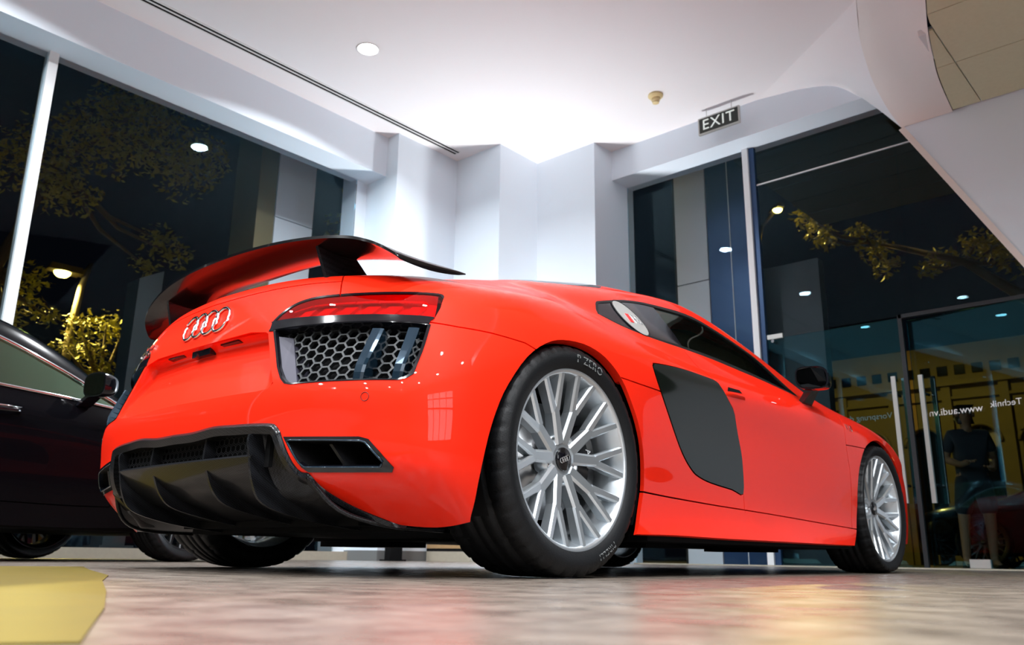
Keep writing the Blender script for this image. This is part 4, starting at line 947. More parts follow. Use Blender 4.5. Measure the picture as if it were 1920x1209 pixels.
# flank details: handle recess, badges, fuel cap
for s in (1, -1):
    b = MB(); q = np.array([(2.415, .552), (2.545, .560), (2.53, .572), (2.43, .570)]); A = SV(q, -.0012); B = SV(q, -.0004)
    b.add(list(A) + list(B), [(0, 1, 2, 3), (0, 4, 5, 1), (1, 5, 6, 2), (2, 6, 7, 3), (3, 7, 4, 0)]); v, f = sided(b.v, b.f, s); mobj('handle_recess', v, f, 'matt_black', PART['door', s], False)
    rows = []
    for t in np.linspace(0, 1, 9):
        u = 2.40 + t * .165; w = math.sin(PI * t) ** .5
        rows.append([SV([u, .5475 + .003 * t], 0)[0], SV([u, .5460 + .003 * t], -.012 * w)[0], SV([u, .5395 + .003 * t], -.014 * w)[0], SV([u, .532 + .003 * t], 0)[0]])
    v, f = loft(rows); v, f = sided(v, mirror_f(f), s); mobj('door_handle', v, f, 'red', PART['door', s], True)
    tv, tf = text_mesh('V10', .05, .0016, 1.1); c0 = (o_['v10'][0] + o_['v10'][1]) / 2 + [.035, -.002]
    V = [SV([c0[0] + q[0] * (1 if s > 0 else -1), c0[1] + q[1]], -.0025 - q[2])[0] for q in tv]
    v, f = sided(V, tf if s > 0 else mirror_f(mirror_f(tf)), s); mobj('engine_badge', v, f, 'chrome', PART['front_fender', s], False)
# round fuel flap on the right quarter only
X, N = S(o_['fuel'], True); X, N = X[0], N[0]; Uf, Vf = o_['fuel'][0] - [0, .007]
disc = []; rimp = []
for i in range(40):
    t = 2 * PI * i / 40; disc.append(SV([Uf + .064 * math.cos(t), Vf + .066 * math.sin(t)], -.0008)[0]); rimp.append(SV([Uf + .067 * math.cos(t), Vf + .069 * math.sin(t)], -.0006)[0])
b = MB(); b.add([SV([Uf, Vf], -.0012)[0]] + disc, [(0, 1 + i, 1 + (i+1) % 40) for i in range(40)]); fuel = b.build('fuel_flap', 'satin_silver', PART['quarter_window', 1], True)
MB().tube(rimp, .0022, 6, True).build('flap_rim', 'satin_black', fuel, True)
tv, tf = text_mesh('R8', .042, .0012); mobj('flap_badge', [SV([Uf + .030 + q[0], Vf - .006 + q[1]], -.0016 - q[2])[0] for q in tv], tf, 'chrome', fuel, False)
b = MB(); g = [(Uf - .028, Vf - .02), (Uf - .008, Vf - .02), (Uf + .0, Vf + .012), (Uf - .02, Vf + .012)]; A = [SV(q, -.0025)[0] for q in g]; B = [SV(q, -.001)[0] for q in g]; b.hexa(B + A); b.build('flap_badge_mark', 'badge_red', fuel)

# door mirrors
def door_mirror(s):
    rows = []
    for t in np.linspace(0, 1, 10):
        y = 1.745 + .15 * t; k = math.sqrt(max(0, 1 - (max(0, t - .15) / .87) ** 2.2)); r = []
        for i in range(28):
            a = 2 * PI * i / 28; ca, sa = math.cos(a), math.sin(a); e = .55
            r.append((.980 + .074 * k * math.copysign(abs(ca) ** e, ca) - .02 * t, y + .03 * (ca * .3), .872 + .054 * k * math.copysign(abs(sa) ** (e + .1), sa) + .008 * ca * -1))
        rows.append(r)
    v, f = loft(rows, True, True); v, f = sided(v, f, s); mo = mobj('door_mirror', v, f, 'gloss_black', car, 40)
    r0 = np.array(rows[0]); g = r0.mean(0) + (r0 - r0.mean(0)) * .9 - [0, .003, 0]; v, f = sided(list(g), [tuple(range(28))], s); mobj('mirror_glass', v, f, 'mirror', mo, False)
    b = MB(); b.hexa([(.882, 1.79, .765), (.905, 1.79, .762), (.905, 1.90, .762), (.882, 1.90, .765), (.935, 1.785, .835), (.975, 1.785, .83), (.97, 1.85, .83), (.935, 1.85, .835)])
    v, f = sided(b.v, b.f, s); mobj('mirror_stem', v, f, 'gloss_black', mo, False)
both(door_mirror)

# underbody, wheel housings, cabin
def well(s, y, z, r):
    b = MB(); V = []; n = 28
    rows = []
    for k in range(n + 1):
        a = math.radians(-28 + (236) * k / n); rows.append([(x, y + r * math.cos(a), z + r * math.sin(a)) for x in (.50, .915)] )
    v, f = loft(rows); 
    b.add(v, f); b.add([(.50, y, z)] + [q[0] for q in rows], [(0, i + 1, i + 2) for i in range(n)])
    v, f = sided(b.v, b.f, s); mobj('wheel_housing', v, f, 'matt_black', car, True)
for s in (1, -1): well(s, 0, .345, .388); well(s, 2.65, .328, .382)
ub = MB().box((-.60, -.36, .125), (.60, .45, .16)); ub.box((-.92, .42, .115), (.92, 2.18, .15)); ub.box((-.60, 2.15, .125), (.60, 3.45, .16)); ub.box((-.50, -.45, .14), (.50, 3.1, .50)); ub.box((-.88, .46, .13), (.88, 2.15, .45)); ub.box((-.9, .45, .092), (-.5, .75, .13)); ub.box((.35, .75, .098), (.7, .9, .13)); ub.box((.3, 1.9, .095), (.6, 2.1, .13))
ub.build('underbody', 'matt_black', car)
cab = MB().box((-.82, .46, .44), (.82, .70, .86)); cab.box((-.80, 1.95, .44), (.80, 2.4, .76)); cab.box((-.10, .7, .44), (.10, 2.0, .62)); cab.build('cabin_trim', 'leather', car)
for xx in (.38, -.38):
    b = MB().hexa([(xx-.25, .80, .44), (xx+.25, .80, .44), (xx+.25, 1.32, .48), (xx-.25, 1.32, .48), (xx-.25, .82, .54), (xx+.25, .82, .54), (xx+.24, 1.32, .60), (xx-.24, 1.32, .60)])
    b.hexa([(xx-.24, .70, .50), (xx+.24, .70, .50), (xx+.24, .90, .50), (xx-.24, .90, .50), (xx-.17, .50, 1.02), (xx+.17, .50, 1.02), (xx+.17, .61, 1.02), (xx-.17, .61, 1.02)]); b.build('seat', 'leather', car)
MB().tube([(-.38 + .18 * math.cos(2*PI*i/28), 1.78 + .06 * math.sin(2*PI*i/28), .80 + .17 * math.sin(2*PI*i/28)) for i in range(28)], .016, 8, True).build('steering_wheel', 'leather', car, True)

make_wheel('rear_wheel', .3455, .1475, .135, math.radians(2), car, (.81, 0, .3455), 1, .178, [('P ZERO', 12, .036, .3035), ('PIRELLI', 152, .026, .3035)])
make_wheel('rear_wheel', .3455, .1475, .135, math.radians(20), car, (-.81, 0, .3455), -1, .178)
make_wheel('front_wheel', .328, .1225, .107, math.radians(-14), car, (.833, 2.65, .328), 1, .183)
make_wheel('front_wheel', .328, .1225, .107, math.radians(30), car, (-.833, 2.65, .328), -1, .183)
# ---------------------------------------------------------------- black saloon cars
def sedan_grid():
    secs = [ # y, then (x, z) from the sill to the roof centre
     (-3.80, [(.60,.28),(.70,.40),(.74,.55),(.74,.68),(.72,.78),(.68,.86),(.60,.92),(.45,.935),(.25,.94),(0,.945)]),
     (-3.55, [(.74,.22),(.82,.36),(.85,.52),(.85,.68),(.83,.79),(.79,.87),(.70,.935),(.52,.955),(.30,.96),(0,.965)]),
     (-3.10, [(.80,.19),(.87,.34),(.90,.50),(.90,.66),(.88,.78),(.84,.87),(.73,.97),(.58,1.02),(.35,1.05),(0,1.06)]),
     (-2.70, [(.82,.18),(.88,.32),(.91,.50),(.91,.66),(.89,.78),(.85,.875),(.74,1.04),(.61,1.16),(.36,1.20),(0,1.21)]),
     (-2.20, [(.83,.18),(.87,.32),(.90,.48),(.905,.64),(.89,.77),(.85,.875),(.70,1.20),(.60,1.29),(.36,1.33),(0,1.345)]),
     (-1.70, [(.84,.18),(.865,.32),(.89,.48),(.90,.64),(.89,.76),(.85,.87),(.68,1.25),(.59,1.32),(.36,1.36),(0,1.375)]),
     (-1.20, [(.84,.18),(.865,.32),(.89,.48),(.90,.64),(.89,.755),(.845,.865),(.69,1.19),(.60,1.28),(.36,1.33),(0,1.345)]),
     (-.80,  [(.84,.18),(.87,.32),(.895,.48),(.905,.64),(.89,.75),(.835,.86),(.735,1.04),(.64,1.13),(.38,1.19),(0,1.21)]),
     (-.45,  [(.85,.19),(.88,.33),(.905,.48),(.91,.63),(.89,.745),(.82,.85),(.76,.90),(.66,.95),(.40,.99),(0,1.01)]),
     (-.10,  [(.86,.20),(.89,.34),(.915,.48),(.915,.61),(.89,.73),(.80,.825),(.72,.85),(.60,.865),(.35,.885),(0,.895)]),
     (.40,   [(.85,.20),(.88,.34),(.905,.46),(.90,.58),(.87,.69),(.77,.775),(.69,.795),(.56,.81),(.32,.825),(0,.83)]),
     (.72,   [(.72,.20),(.78,.33),(.80,.44),(.79,.54),(.76,.63),(.68,.70),(.60,.725),(.48,.74),(.28,.75),(0,.755)]),
     (.86,   [(.50,.20),(.56,.32),(.58,.43),(.57,.52),(.54,.59),(.48,.64),(.42,.66),(.34,.68),(.20,.69),(0,.70)])]
    return [[(x, y, z) for x, z in s] for y, s in secs]
def make_sedan(label, loc, heading, paint='black_paint', glass='sedan_glass', lit=False):
    root = bpy.data.objects.new('sedan_car', None); COL.objects.link(root); root['label'] = label; root['category'] = 'car'; root['group'] = None; del root['group']
    WLOC[root.name] = Vector((0, 0, 0))
    G = sedan_grid(); SS = Surface(np.array(G), mu=(0, 0))
    uy = lambda y: np.interp(y, [g[0][1] for g in G], SS.tu)
    tv = SS.tv
    def uvof(y, z):                                   # (y, z) on the flank -> (u, v)
        u = uy(y); vs_ = np.linspace(0, SS.vmax * .75, 200); X = SS(np.stack([np.full(200, u), vs_], 1)); return (u, vs_[np.argmin(abs(X[:, 2] - z))])
    ws = [uvof(*q) for q in [(-.50, .852), (-.80, .866), (-1.20, .880), (-1.70, .885), (-2.20, .890), (-2.75, .905)]]
    wt = [uvof(*q) for q in [(-2.75, .96), (-2.50, 1.06), (-2.20, 1.15), (-1.70, 1.215), (-1.35, 1.185), (-1.05, 1.09), (-.80, .995), (-.62, .915)]]
    dlo_b_ = catmull(ws, 4); dlo_t_ = catmull(wt, 4); D = np.concatenate([dlo_b_, dlo_t_]); Dc = np.concatenate([D, D[:1]])
    def arch_(y): return dens([uvof(y + .36 * math.cos(a), .335 + .36 * math.sin(a)) for a in np.linspace(-.45, PI + .45, 26)], .03)
    ar1, ar2 = arch_(0), arch_(-2.75)
    close = lambda a: np.concatenate([a, [[a[-1][0], -.2], [a[0][0], -.2]]])
    dl1 = dens([uvof(-.62, .845), uvof(-.60, .6), uvof(-.58, .30)], .03); dl2 = dens([uvof(-1.62, .88), uvof(-1.62, .6), uvof(-1.60, .30)], .03); dl3 = dens([uvof(-.58, .30), uvof(-1.6, .30), uvof(-2.3, .30)], .03)
    W1 = np.array([(uy(-1.55), 9), (uy(-1.45), tv[7] + .03), (uy(-.62), tv[6] + .06), (uy(-.18), tv[6] + .06), (uy(-.10), 9)]); W1[:, 1] = np.minimum(W1[:, 1], SS.vmax + .1)
    bpl = dens([uvof(-1.60, .87), uvof(-1.66, 1.23)], .03)
    P, T, C = trim(SS, [dens(Dc, .03), ar1, ar2, dens(W1, .05), bpl], [(dl1, .003), (dl2, .003), (dl3, .003)], [(.02, SS.vmax, .045)])
    c_ = np.full(len(T), 'body', dtype=object)
    c_[pip(D, C)] = 'side_window'; c_[pip(D, C) & (seg_dist(bpl, C) < .045)] = 'centre_pillar'; c_[pip(W1, C)] = 'windscreen'; c_[pip(close(ar1), C)] = ''; c_[pip(close(ar2), C)] = ''
    for g in (dl1, dl2, dl3): c_[seg_dist(g, C) < .0029] = ''
    pts = {}
    for nm, m, sd_ in (('body', paint, (1, -1)), ('side_window', glass, None), ('centre_pillar', 'gloss_black', None), ('windscreen', glass, (1, -1))):
        for s in ([sd_] if sd_ else [(1,), (-1,)]): pts[nm, s[0]] = panel_obj(nm, SS, P, T[c_ == nm], m, root, s, None, .02 if nm == 'body' else 0)
    sv = lambda uv, d=0.0: (lambda X, N: X - N * d)(*SS(np.atleast_2d(uv), True))
    for s in (1, -1):
        b = MB().tube([tuple(q) for q in sv(offset(dlo_b_, -.004), -.004)], .010, 6); v, f = sided(b.v, b.f, s); mobj('belt_chrome', v, f, 'chrome', root, True)
        b = MB().tube([tuple(q) for q in sv(np.concatenate([offset(dlo_t_, -.004), dlo_b_[:1]]), -.004)], .012, 6); v, f = sided(b.v, b.f, s); mobj('window_chrome', v, f, 'chrome', root, True)
        for yy in (-1.30, -2.42):
            rows = []
            for t in np.linspace(0, 1, 11):
                y = yy - .11 + .22 * t; w = math.sin(PI * t) ** .35; zz = .745 + (.01 * t)
                rows.append([(.885 + (.045 * w), y, zz + .016), (.893 + (.050 * w), y, zz), (.885 + (.045 * w), y, zz - .014), (.878 + .030 * w, y, zz)])
            v, f = loft(rows, True, True); v, f = sided(v, f, s); mobj('door_handle', v, f, 'gloss_black', root, True)
            b = MB().tube([(.925, yy - .09, .768), (.938, yy, .768), (.925, yy + .09, .77)], .004, 6); v, f = sided(b.v, b.f, s); mobj('handle_chrome', v, f, 'chrome', root, True)
        rows = []
        for t in np.linspace(0, 1, 9):
            k = math.sqrt(max(0, 1 - max(0, (t - .12) / .9) ** 2.2)); r = []
            for i in range(22):
                a = 2*PI*i/22; ca, sa = math.cos(a), math.sin(a); r.append((.985 + .095 * k * math.copysign(abs(ca) ** .6, ca), -.86 + .13 * t, .950 + .068 * k * math.copysign(abs(sa) ** .6, sa)))
            rows.append(r)
        v, f = loft(rows, True, True); v, f = sided(v, f, s); mo = mobj('wing_mirror', v, f, 'gloss_black', root, 45)
        r0 = np.array(rows[0]); g = r0.mean(0) + (r0 - r0.mean(0)) * .9 - [0, .003, 0]; v, f = sided(list(g), [tuple(range(22))], s); mobj('mirror_glass', v, f, 'mirror', mo, False)
        b = MB().hexa([(.82, -.86, .84), (.86, -.86, .84), (.86, -.78, .84), (.82, -.78, .84), (.91, -.85, .90), (.96, -.85, .90), (.96, -.78, .90), (.91, -.78, .90)]); v, f = sided(b.v, b.f, s); mobj('mirror_stem', v, f, 'gloss_black', mo, False)
        for y in (0, -2.75):
            rows = []
            for k in range(25):
                a = math.radians(-25 + 230 * k / 24); rows.append([(x, y + .365 * math.cos(a), .335 + .365 * math.sin(a)) for x in (.5, .89)])
            v, f = loft(rows); v, f = sided(v, f, s); mobj('wheel_housing', v, f, 'matt_black', root, True)
        b = MB().hexa([(.60, .70, .50), (.76, .62, .52), (.74, .60, .60), (.56, .70, .60), (.62, .74, .52), (.78, .66, .53), (.76, .63, .62), (.58, .73, .62)]); v, f = sided(b.v, b.f, s); mobj('headlamp', v, f, 'lamp_orange' if lit else 'chrome', root, False)
    b = MB().box((-.80, -3.5, .17), (.80, .6, .24)); b.box((-.55, -3.4, .2), (.55, .5, .55)); b.box((-.80, -2.3, .2), (.80, -.5, .5)); b.build('underbody', 'matt_black', root)
    for xx in (.38, -.38):
        b = MB().hexa([(xx-.24, -2.0, .45), (xx+.24, -2.0, .45), (xx+.24, -1.45, .5), (xx-.24, -1.45, .5), (xx-.24, -2.0, .58), (xx+.24, -2.0, .58), (xx+.24, -1.45, .62), (xx-.24, -1.45, .62)])
        b.hexa([(xx-.23, -2.05, .55), (xx+.23, -2.05, .55), (xx+.23, -1.88, .55), (xx-.23, -1.88, .55), (xx-.2, -2.28, 1.05), (xx+.2, -2.28, 1.05), (xx+.2, -2.16, 1.05), (xx-.2, -2.16, 1.05)])
        b.hexa([(xx-.13, -2.28, 1.06), (xx+.13, -2.28, 1.06), (xx+.13, -2.18, 1.06), (xx-.13, -2.18, 1.06), (xx-.11, -2.30, 1.22), (xx+.11, -2.30, 1.22), (xx+.11, -2.21, 1.22), (xx-.11, -2.21, 1.22)]); b.build('seat', 'seat_beige', root)
    MB().box((-.78, -.85, .5), (.78, -.35, .84)).build('dashboard', 'leather', root)
    MB().tube([(-.38 + .18 * math.cos(2*PI*i/24), -.95 + .07 * math.sin(2*PI*i/24), .83 + .165 * math.sin(2*PI*i/24)) for i in range(24)], .015, 7, True).build('steering_wheel', 'leather', root, True)
    for y in (0, -2.75):
        for s in (1, -1): make_wheel('front_wheel' if y == 0 else 'rear_wheel', .335, .1125, .098, .3 * s, root, (.775 * s, y, .335), s, .16, None, 'dark_alloy')
    root.location = loc; root.rotation_euler.z = heading
    return root
make_sedan('glossy black saloon with chrome window trim parked beside the side window', (-3.468, .524, 0), .219)
make_sedan('dark car parked on the street outside the glass entrance doors', (-.45, 11.3, -.02), PI / 2, lit=True)
# ---------------------------------------------------------------- the street at night
MB().prism([(-60, -40), (-5.1, -40), (-5.1, 6.0), (2.5, 6.0), (2.5, 6.1), (60, 6.1), (60, 60), (-60, 60)], -.20, -.02, 2).build('ground', 'asphalt', **ST)
def tree(name, base, trunk_pts, radii, clusters, label, n_per=90, leaf=.16):
    t = thing(name, base, label, 'tree')
    MB().tube(trunk_pts, radii, 9).build('trunk', 'bark', t, True)
    lf = MB(); rnd = random.Random(hash(label) % 1000)
    rnd = random.Random(len(label) * 7 + len(clusters)); top = Vector(trunk_pts[-1])
    br = MB()
    for (cx, cy, cz, r) in clusters:
        k = min(range(len(trunk_pts)), key=lambda i: (Vector(trunk_pts[i]) - Vector((cx, cy, cz))).length + .3 * i * 0)
        a = Vector(trunk_pts[k]); c = Vector((cx, cy, cz)); m = (a + c) / 2 + Vector((0, 0, -.12 * (c - a).length)); br.tube([a, m, c], [.05, .035, .015], 6)
        for _ in range(int(n_per * (r / .8) ** 2)):
            d = Vector((rnd.gauss(0, 1), rnd.gauss(0, 1), rnd.gauss(0, .7))); d.normalize(); q = c + d * r * (rnd.random() ** .45)
            u = Vector((rnd.gauss(0, 1), rnd.gauss(0, 1), rnd.gauss(-.4, .6))); u.normalize(); w = u.cross(Vector((rnd.random() - .5, rnd.random() - .5, 1))).normalized(); nn = u.cross(w); s = leaf * (0.7 + .6 * rnd.random())
            lf.add([q, q + u * s * .45 + w * s * .26 + nn * s * .08, q + u * s - nn * s * .10, q + u * s * .45 - w * s * .26 + nn * s * .08, q + u * s * .5], [(0, 1, 4), (1, 2, 4), (2, 3, 4), (3, 0, 4)])
    br.build('branches', 'bark', t, True)
    o = lf.build('foliage', 'leaf', t); o['kind'] = 'stuff'
    return t
def lamp_light(p_, e, col=(1, .72, .18), r=.12, nm='street_glow'):
    l = bpy.data.lights.new(nm, 'POINT'); l.energy = e; l.color = col; l.shadow_soft_size = r; o = bpy.data.objects.new(nm, l); COL.objects.link(o); o.location = p_; return o
def street_lamp(base, top, arm, head, label, e, sz=1.0):
    t = thing('street_lamp', base, label, 'street lamp')
    MB().tube([base, (base[0], base[1], top[2] - .9), top, arm, head], [.10 * sz, .08 * sz, .06 * sz, .05 * sz, .045 * sz], 10).build('pole', 'lamp_pole', t, True)
    h = Vector(head); d = Vector((head[0] - arm[0], head[1] - arm[1], 0)).normalized(); n = Vector((-d.y, d.x, 0))
    b = MB(); b.hexa([h + n*-.16*sz, h + n*.16*sz, h + d*.6*sz + n*.12*sz, h + d*.6*sz - n*.12*sz] + [q + Vector((0, 0, .14*sz)) for q in (h + n*-.10*sz, h + n*.10*sz, h + d*.55*sz + n*.07*sz, h + d*.55*sz - n*.07*sz)]); b.build('lamp_head', 'lamp_pole', t)
    g = MB().lathe([(-.10 * sz, 0), (-.09 * sz, .09 * sz), (-.04 * sz, .14 * sz), (0, .15 * sz)], 18, 2, c=tuple(h + d*.32*sz)); g.build('glowing_bowl', 'lamp_yellow', t, True)
    l = bpy.data.lights.new('street_glow', 'SPOT'); l.energy = e; l.color = (1, .74, .16); l.spot_size = math.radians(165); l.spot_blend = .35; l.shadow_soft_size = .12
    o = bpy.data.objects.new('street_glow', l); COL.objects.link(o); o.parent = t; o.location = h + d*.32*sz - Vector((0, 0, .16)) - Vector(base)
# beyond the side window
street_lamp((-14, 4.03, -.02), (-14, 4.10, 4.9), (-14, 4.22, 5.42), (-14, 4.05, 5.12), 'curved street lamp shining yellow behind the side window', 1300)
tree('street_tree', (-11.4, 1.6, -.02), [(-11.4, 1.6, -.02), (-11.4, 1.7, 2.0), (-11.5, 1.9, 4.2), (-11.7, 2.6, 6.2), (-11.6, 3.4, 7.2)], [.16, .13, .10, .06, .03],
     [(-11.5, 2.38, 4.15, .30), (-11.6, 2.37, 3.80, .28), (-11.5, 2.71, 3.61, .22), (-11.5, 2.2, 3.4, .25), (-11.5, 4.36, 5.34, .34), (-11.5, 4.70, 5.13, .26), (-11.6, 4.18, 4.85, .24), (-11.4, 2.14, 6.05, .7), (-11.5, 3.2, 6.9, .8), (-11.5, 4.6, 7.0, .8), (-11.4, 2.7, 5.7, .5), (-11.5, 3.7, 7.8, .8)],
     'leafy tree with a leaning trunk behind the side window near the street lamp', 750, .12)
tree('street_tree', (-13.0, 4.9, -.02), [(-13.0, 4.9, -.02), (-13.0, 4.7, 1.6), (-13.0, 4.3, 3.0)], [.10, .08, .04],
     [(-13.0, 3.8, 3.97, .30), (-13.0, 4.26, 4.07, .30), (-13.0, 4.55, 3.9, .26), (-13.0, 4.04, 3.58, .34), (-12.9, 4.28, 3.23, .30), (-13.0, 3.6, 3.5, .25), (-12.9, 4.1, 2.9, .35)], 'low bushy tree below the street lamp outside the side window', 750, .11)
tree('street_tree', (-9.0, 7.4, -.02), [(-9.0, 7.4, -.02), (-9.0, 7.4, 3.0), (-8.9, 7.2, 6.0)], [.15, .12, .06],
     [(-8.9, 7.0, 6.2, .6), (-8.7, 7.5, 6.6, .6), (-9.2, 6.6, 5.6, .5), (-9.1, 7.3, 7.4, .8)], 'slim tree behind the outer pillar of the side window', 160, .18)
w = thing('outer_pillar', (-5.75, 3.1, 0), 'pale clad outer pillar with a horizontal joint outside the side window', 'pillar')
for z0, z1 in ((-.02, 1.9), (1.912, 3.78), (3.792, 5.6)): MB().box((-6.15, 2.95, z0), (-5.6, 3.46, z1)).build('cladding_panel', 'cladding', w)
MB().box((-6.15, 2.72, -.02), (-5.62, 2.95, 5.6)).build('bronze_return', 'bronze', w)
w = thing('grey_pylon', (-7.2, 2.2, 0), 'grey metal pylon standing behind the black saloon outside', 'pylon')
MB().prism([(2.10, -.02), (2.34, -.02), (2.40, 3.28), (2.12, 3.12)], -7.3, -7.0, 0).build('pylon_body', 'grey_panel', w); MB().box((-7.35, 2.05, -.02), (-6.95, 2.42, .12)).build('pylon_base', 'grey_panel', w)
# beyond the entrance
w = thing('outer_pillar', (-2.3, 6.8, 0), 'white clad outer pillar with a horizontal joint outside the entrance glazing', 'pillar')
for z0, z1 in ((-.02, 3.22), (3.235, 5.6)): MB().box((-2.52, 6.6, z0), (-2.10, 7.0, z1)).build('cladding_panel', 'cladding', w)
MB().box((-2.56, 6.62, -.02), (-2.52, 7.0, 5.6)).build('dark_edge', 'dark_metal', w)
w = thing('blue_fin_post', (-1.8, 6.8, 0), 'deep blue metal fin post between the white pillar and the window post', 'post')
MB().box((-2.085, 6.6, -.02), (-1.80, 6.9, 5.6)).build('fin', 'blue_metal', w); MB().box((-1.795, 6.6, -.02), (-1.57, 6.9, 5.6)).build('fin', 'blue_metal', w); MB().box((-1.803, 6.595, -.02), (-1.793, 6.62, 5.6)).build('joint_strip', 'steel_white', w)
w = thing('entrance_canopy', (0, 7.5, 4.4), 'dark panelled street canopy above the entrance seen through the glass', 'canopy')
for k in range(5):
    MB().box((-1.5, 6.2 + k * .5, 4.40), (4.5, 6.2 + k * .5 + .485, 4.45)).build('canopy_panel', 'grey_panel', w)
MB().box((-1.5, 6.15, 4.46), (4.5, 8.75, 4.54)).build('canopy_frame', 'dark_metal', w); MB().box((-1.66, 7.0, -.02), (-.95, 7.15, 3.35)).build('canopy_pier', 'grey_panel', w)
street_lamp((-5.6, 15.6, -.02), (-5.6, 15.6, 6.9), (-5.4, 15.5, 7.5), (-4.95, 15.1, 7.55), 'street lamp shining yellow high above the entrance glazing', 900, .7)
tree('street_tree', (.6, 13.6, -.02), [(.6, 13.6, -.02), (.5, 13.6, 2.5), (.0, 13.7, 4.2), (-1.0, 13.9, 5.2), (-2.6, 14.0, 6.0)], [.16, .14, .11, .07, .04],
     [(-3.59, 14.0, 6.66, .34), (-3.46, 14.0, 6.28, .28), (-3.85, 14.0, 6.9, .22), (-2.51, 14.0, 5.89, .34), (-2.34, 14.0, 5.50, .28), (-2.80, 14.0, 6.25, .22), (-1.61, 14.0, 5.26, .22), (-1.37, 14.0, 5.41, .22), (-.78, 14.0, 5.53, .30), (-.46, 14.0, 5.4, .36), (-.2, 13.9, 5.1, .36), (.3, 13.8, 5.4, .5)], 'tree with hanging yellow-lit leaf clusters outside the entrance', 800, .13)
# ochre building across the street with arched openings
fb = thing('street_building', (-3.5, 22, -.02), 'ochre building with arched openings across the street', 'building')
def arch_wall(x0, x1, z1, y):
    b = MB(); cx, hw, zs = (x0 + x1) / 2, .42, 3.0; n = 14
    arcp = [(cx - hw * math.cos(PI * i / n), zs + hw * math.sin(PI * i / n)) for i in range(n + 1)]
    b.prism([(x0, -.02), (cx - hw, -.02), (cx - hw, z1), (x0, z1)], y, y + .3, 1); b.prism([(cx + hw, -.02), (x1, -.02), (x1, z1), (cx + hw, z1)], y, y + .3, 1)
    for (xa, za), (xb_, zb_) in zip(arcp[:-1], arcp[1:]): b.prism([(xa, za), (xb_, zb_), (xb_, z1), (xa, z1)], y, y + .3, 1)
    b.build('arched_bay', 'facade', fb)
    MB().box((cx - hw, y + .2, -.02), (cx + hw, y + .25, zs + hw)).build('arch_window', 'gloss_black', fb)
    MB().tube([(cx + (hw + .06) * math.cos(PI * i / n), y - .02, zs + (hw + .06) * math.sin(PI * i / n)) for i in range(n + 1)], .05, 6).build('arch_moulding', 'facade', fb, True)
    for xx in (cx - .02,): MB().box((xx, y + .15, 0), (xx + .04, y + .2, zs + hw)).build('window_bar', 'facade', fb)
for k in range(9): arch_wall(-9 + k * 1.35, -7.65 + k * 1.35, 4.5, 22)
for k in range(10): MB().box((-9.1 + k * 1.35, 21.88, -.02), (-8.88 + k * 1.35, 22.0, 4.5)).build('pilaster', 'facade', fb)
MB().box((-9, 21.9, 4.15), (3.2, 22.0, 4.22)).build('string_course', 'facade', fb)
MB().box((-9, 21.8, 4.5), (3.2, 22.4, 4.62)).build('cornice', 'facade', fb); MB().box((-9, 22, 4.62), (3.2, 22.3, 5.6)).build('upper_storey', 'facade', fb)
for k in range(28): MB().box((-8.8 + k * .42, 21.96, 4.8), (-8.55 + k * .42, 22.02, 5.05)).build('attic_window', 'gloss_black', fb)
for x_, e in ((-7, 5), (-3.2, 5), (.4, 5)): lamp_light((x_, 19.6, 3.4), e, (1, .62, .16), .2, 'facade_floodlight')

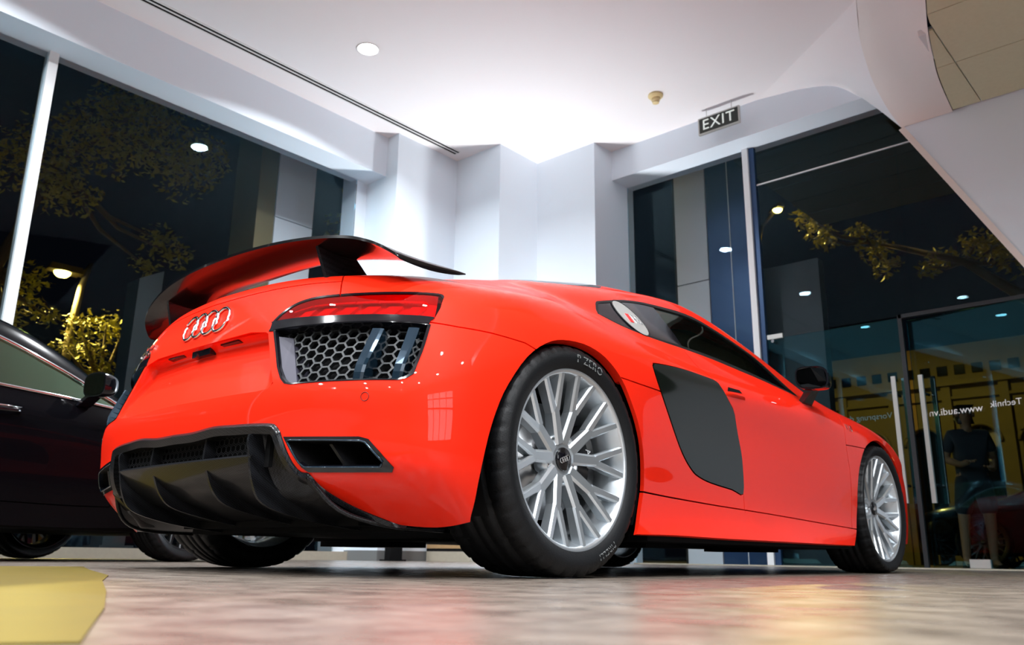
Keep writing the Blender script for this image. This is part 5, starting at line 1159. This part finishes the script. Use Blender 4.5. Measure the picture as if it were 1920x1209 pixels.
# person outside the doors
def person(label, loc, rot, joints, shirt_c, pant_c):
    root = thing('person', loc, label, 'person')
    def skin(name, pts, edges, rad, m, roots=(0,)):
        me = bpy.data.meshes.new(name); me.from_pydata(pts, edges, []); me.materials.append(MAT[m]); o = bpy.data.objects.new(name, me); COL.objects.link(o)
        sk = o.modifiers.new('skin', 'SKIN'); sk.use_smooth_shade = True; me.skin_vertices
        for i, r in enumerate(rad): me.skin_vertices[0].data[i].radius = r if isinstance(r, tuple) else (r, r)
        me.skin_vertices[0].data[0].use_root = True
        o.modifiers.new('sub', 'SUBSURF').levels = 2; o.modifiers['sub'].render_levels = 2
        dg = bpy.context.evaluated_depsgraph_get(); m2 = bpy.data.meshes.new_from_object(o.evaluated_get(dg)); bpy.data.objects.remove(o)
        q = bpy.data.objects.new(name, m2); COL.objects.link(q); q.parent = root; return q
    # body skeleton: pelvis, spine, neck, head, arms with hands, legs with feet
    P = [(0,0,.95),(0,0,1.12),(0,.01,1.32),(0,.01,1.46),(0,.02,1.53),(0,.0,1.62),(0,0,1.70),
         (.17,.0,1.42),(.23,.02,1.16),(.16,-.20,1.03),(.10,-.26,1.05),
         (-.17,0,1.42),(-.24,.03,1.16),(-.15,-.20,1.08),(-.08,-.26,1.11),
         (.10,0,.90),(.12,-.01,.50),(.12,.03,.10),(.13,-.12,.03),(-.10,0,.90),(-.13,.02,.50),(-.14,.05,.10),(-.15,-.10,.03)]
    E = [(0,1),(1,2),(2,3),(3,4),(4,5),(5,6),(2,7),(7,8),(8,9),(9,10),(2,11),(11,12),(12,13),(13,14),(0,15),(15,16),(16,17),(17,18),(0,19),(19,20),(20,21),(21,22)]
    Rr = [(.15,.11),(.14,.10),(.16,.11),.06,.055,(.078,.092),(.06,.07),.06,.045,.034,(.036,.02),.06,.045,.034,(.036,.02),.09,.06,.04,(.045,.03),.09,.06,.04,(.045,.03)]
    skin('body', P, E, Rr, 'skin')
    for sx, (hx_, hy, hz) in ((1, (.10, -.26, 1.05)), (-1, (-.08, -.26, 1.11))):
        for k in range(4): skin('finger', [(hx_ - sx*.0 + sx*(k-1.5)*.017, hy, hz), (hx_ + sx*(k-1.5)*.018, hy - .05, hz + .005), (hx_ + sx*(k-1.5)*.018, hy - .075 + (.012 if k == 3 else 0), hz - .02)], [(0,1),(1,2)], [.010, .009, .008], 'skin')
        skin('thumb', [(hx_ - sx*.03, hy + .02, hz), (hx_ - sx*.055, hy - .02, hz + .01), (hx_ - sx*.05, hy - .05, hz + .005)], [(0,1),(1,2)], [.012, .010, .009], 'skin')
    skin('t_shirt', [(0,0,.80),(0,0,1.12),(0,.01,1.32),(0,.01,1.45),(.17,0,1.415),(.225,.015,1.22),(-.17,0,1.415),(-.232,.02,1.22)], [(0,1),(1,2),(2,3),(2,4),(4,5),(2,6),(6,7)], [(.178,.135),(.170,.13),(.185,.135),.07,.08,.068,.08,.068], shirt_c)
    skin('shorts', [(0,0,1.06),(0,0,.92),(.10,0,.84),(.125,-.005,.55),(-.10,0,.84),(-.13,.01,.55)], [(0,1),(1,2),(2,3),(1,4),(4,5)], [(.165,.125),(.165,.13),.105,.095,.105,.095], pant_c)
    skin('hair', [(0,.02,1.66),(0,.015,1.735),(0,.05,1.60)], [(0,1),(0,2)], [(.084,.095),(.055,.065),(.07,.05)], 'hair')
    nose = MB().hexa([(-.014, -.095, 1.605), (.014, -.095, 1.605), (.010, -.08, 1.605), (-.010, -.08, 1.605), (-.006, -.088, 1.65), (.006, -.088, 1.65), (.006, -.075, 1.65), (-.006, -.075, 1.65)])
    def small(nm, b, m): q = bpy.data.objects.new(nm, mesh_data(nm, b.v, b.f, m, True)); COL.objects.link(q); q.parent = root
    small('nose', nose, 'skin')
    for sx in (-1, 1):
        small('eye', MB().lathe([(-.012, 0), (-.008, .009), (0, .012), (.008, .009)], 10, 1, c=(sx*.032, -.083, 1.652)), 'white_paint'); small('ear', MB().lathe([(-.02, 0), (-.012, .022), (.012, .026), (.02, 0)], 10, 0, c=(sx*.083, .0, 1.64)), 'skin')
        small('shoe', MB().hexa([(sx*.135-.05, -.19, .0), (sx*.135+.05, -.19, .0), (sx*.135+.045, .10, .0), (sx*.135-.045, .10, .0), (sx*.135-.04, -.17, .05), (sx*.135+.04, -.17, .05), (sx*.135+.04, .09, .09), (sx*.135-.04, .09, .09)]), 'matt_black')
    small('mouth', MB().hexa([(-.024, -.088, 1.572), (.024, -.088, 1.572), (.02, -.078, 1.572), (-.02, -.078, 1.572), (-.024, -.088, 1.580), (.024, -.088, 1.580), (.02, -.078, 1.580), (-.02, -.078, 1.580)]), 'lip')
    root.rotation_euler.z = rot
    return root
person('person in a grey T-shirt and dark shorts standing outside the glass doors', (.06, 8.2, -.02), .5, None, 'grey_cotton', 'dark_cotton')
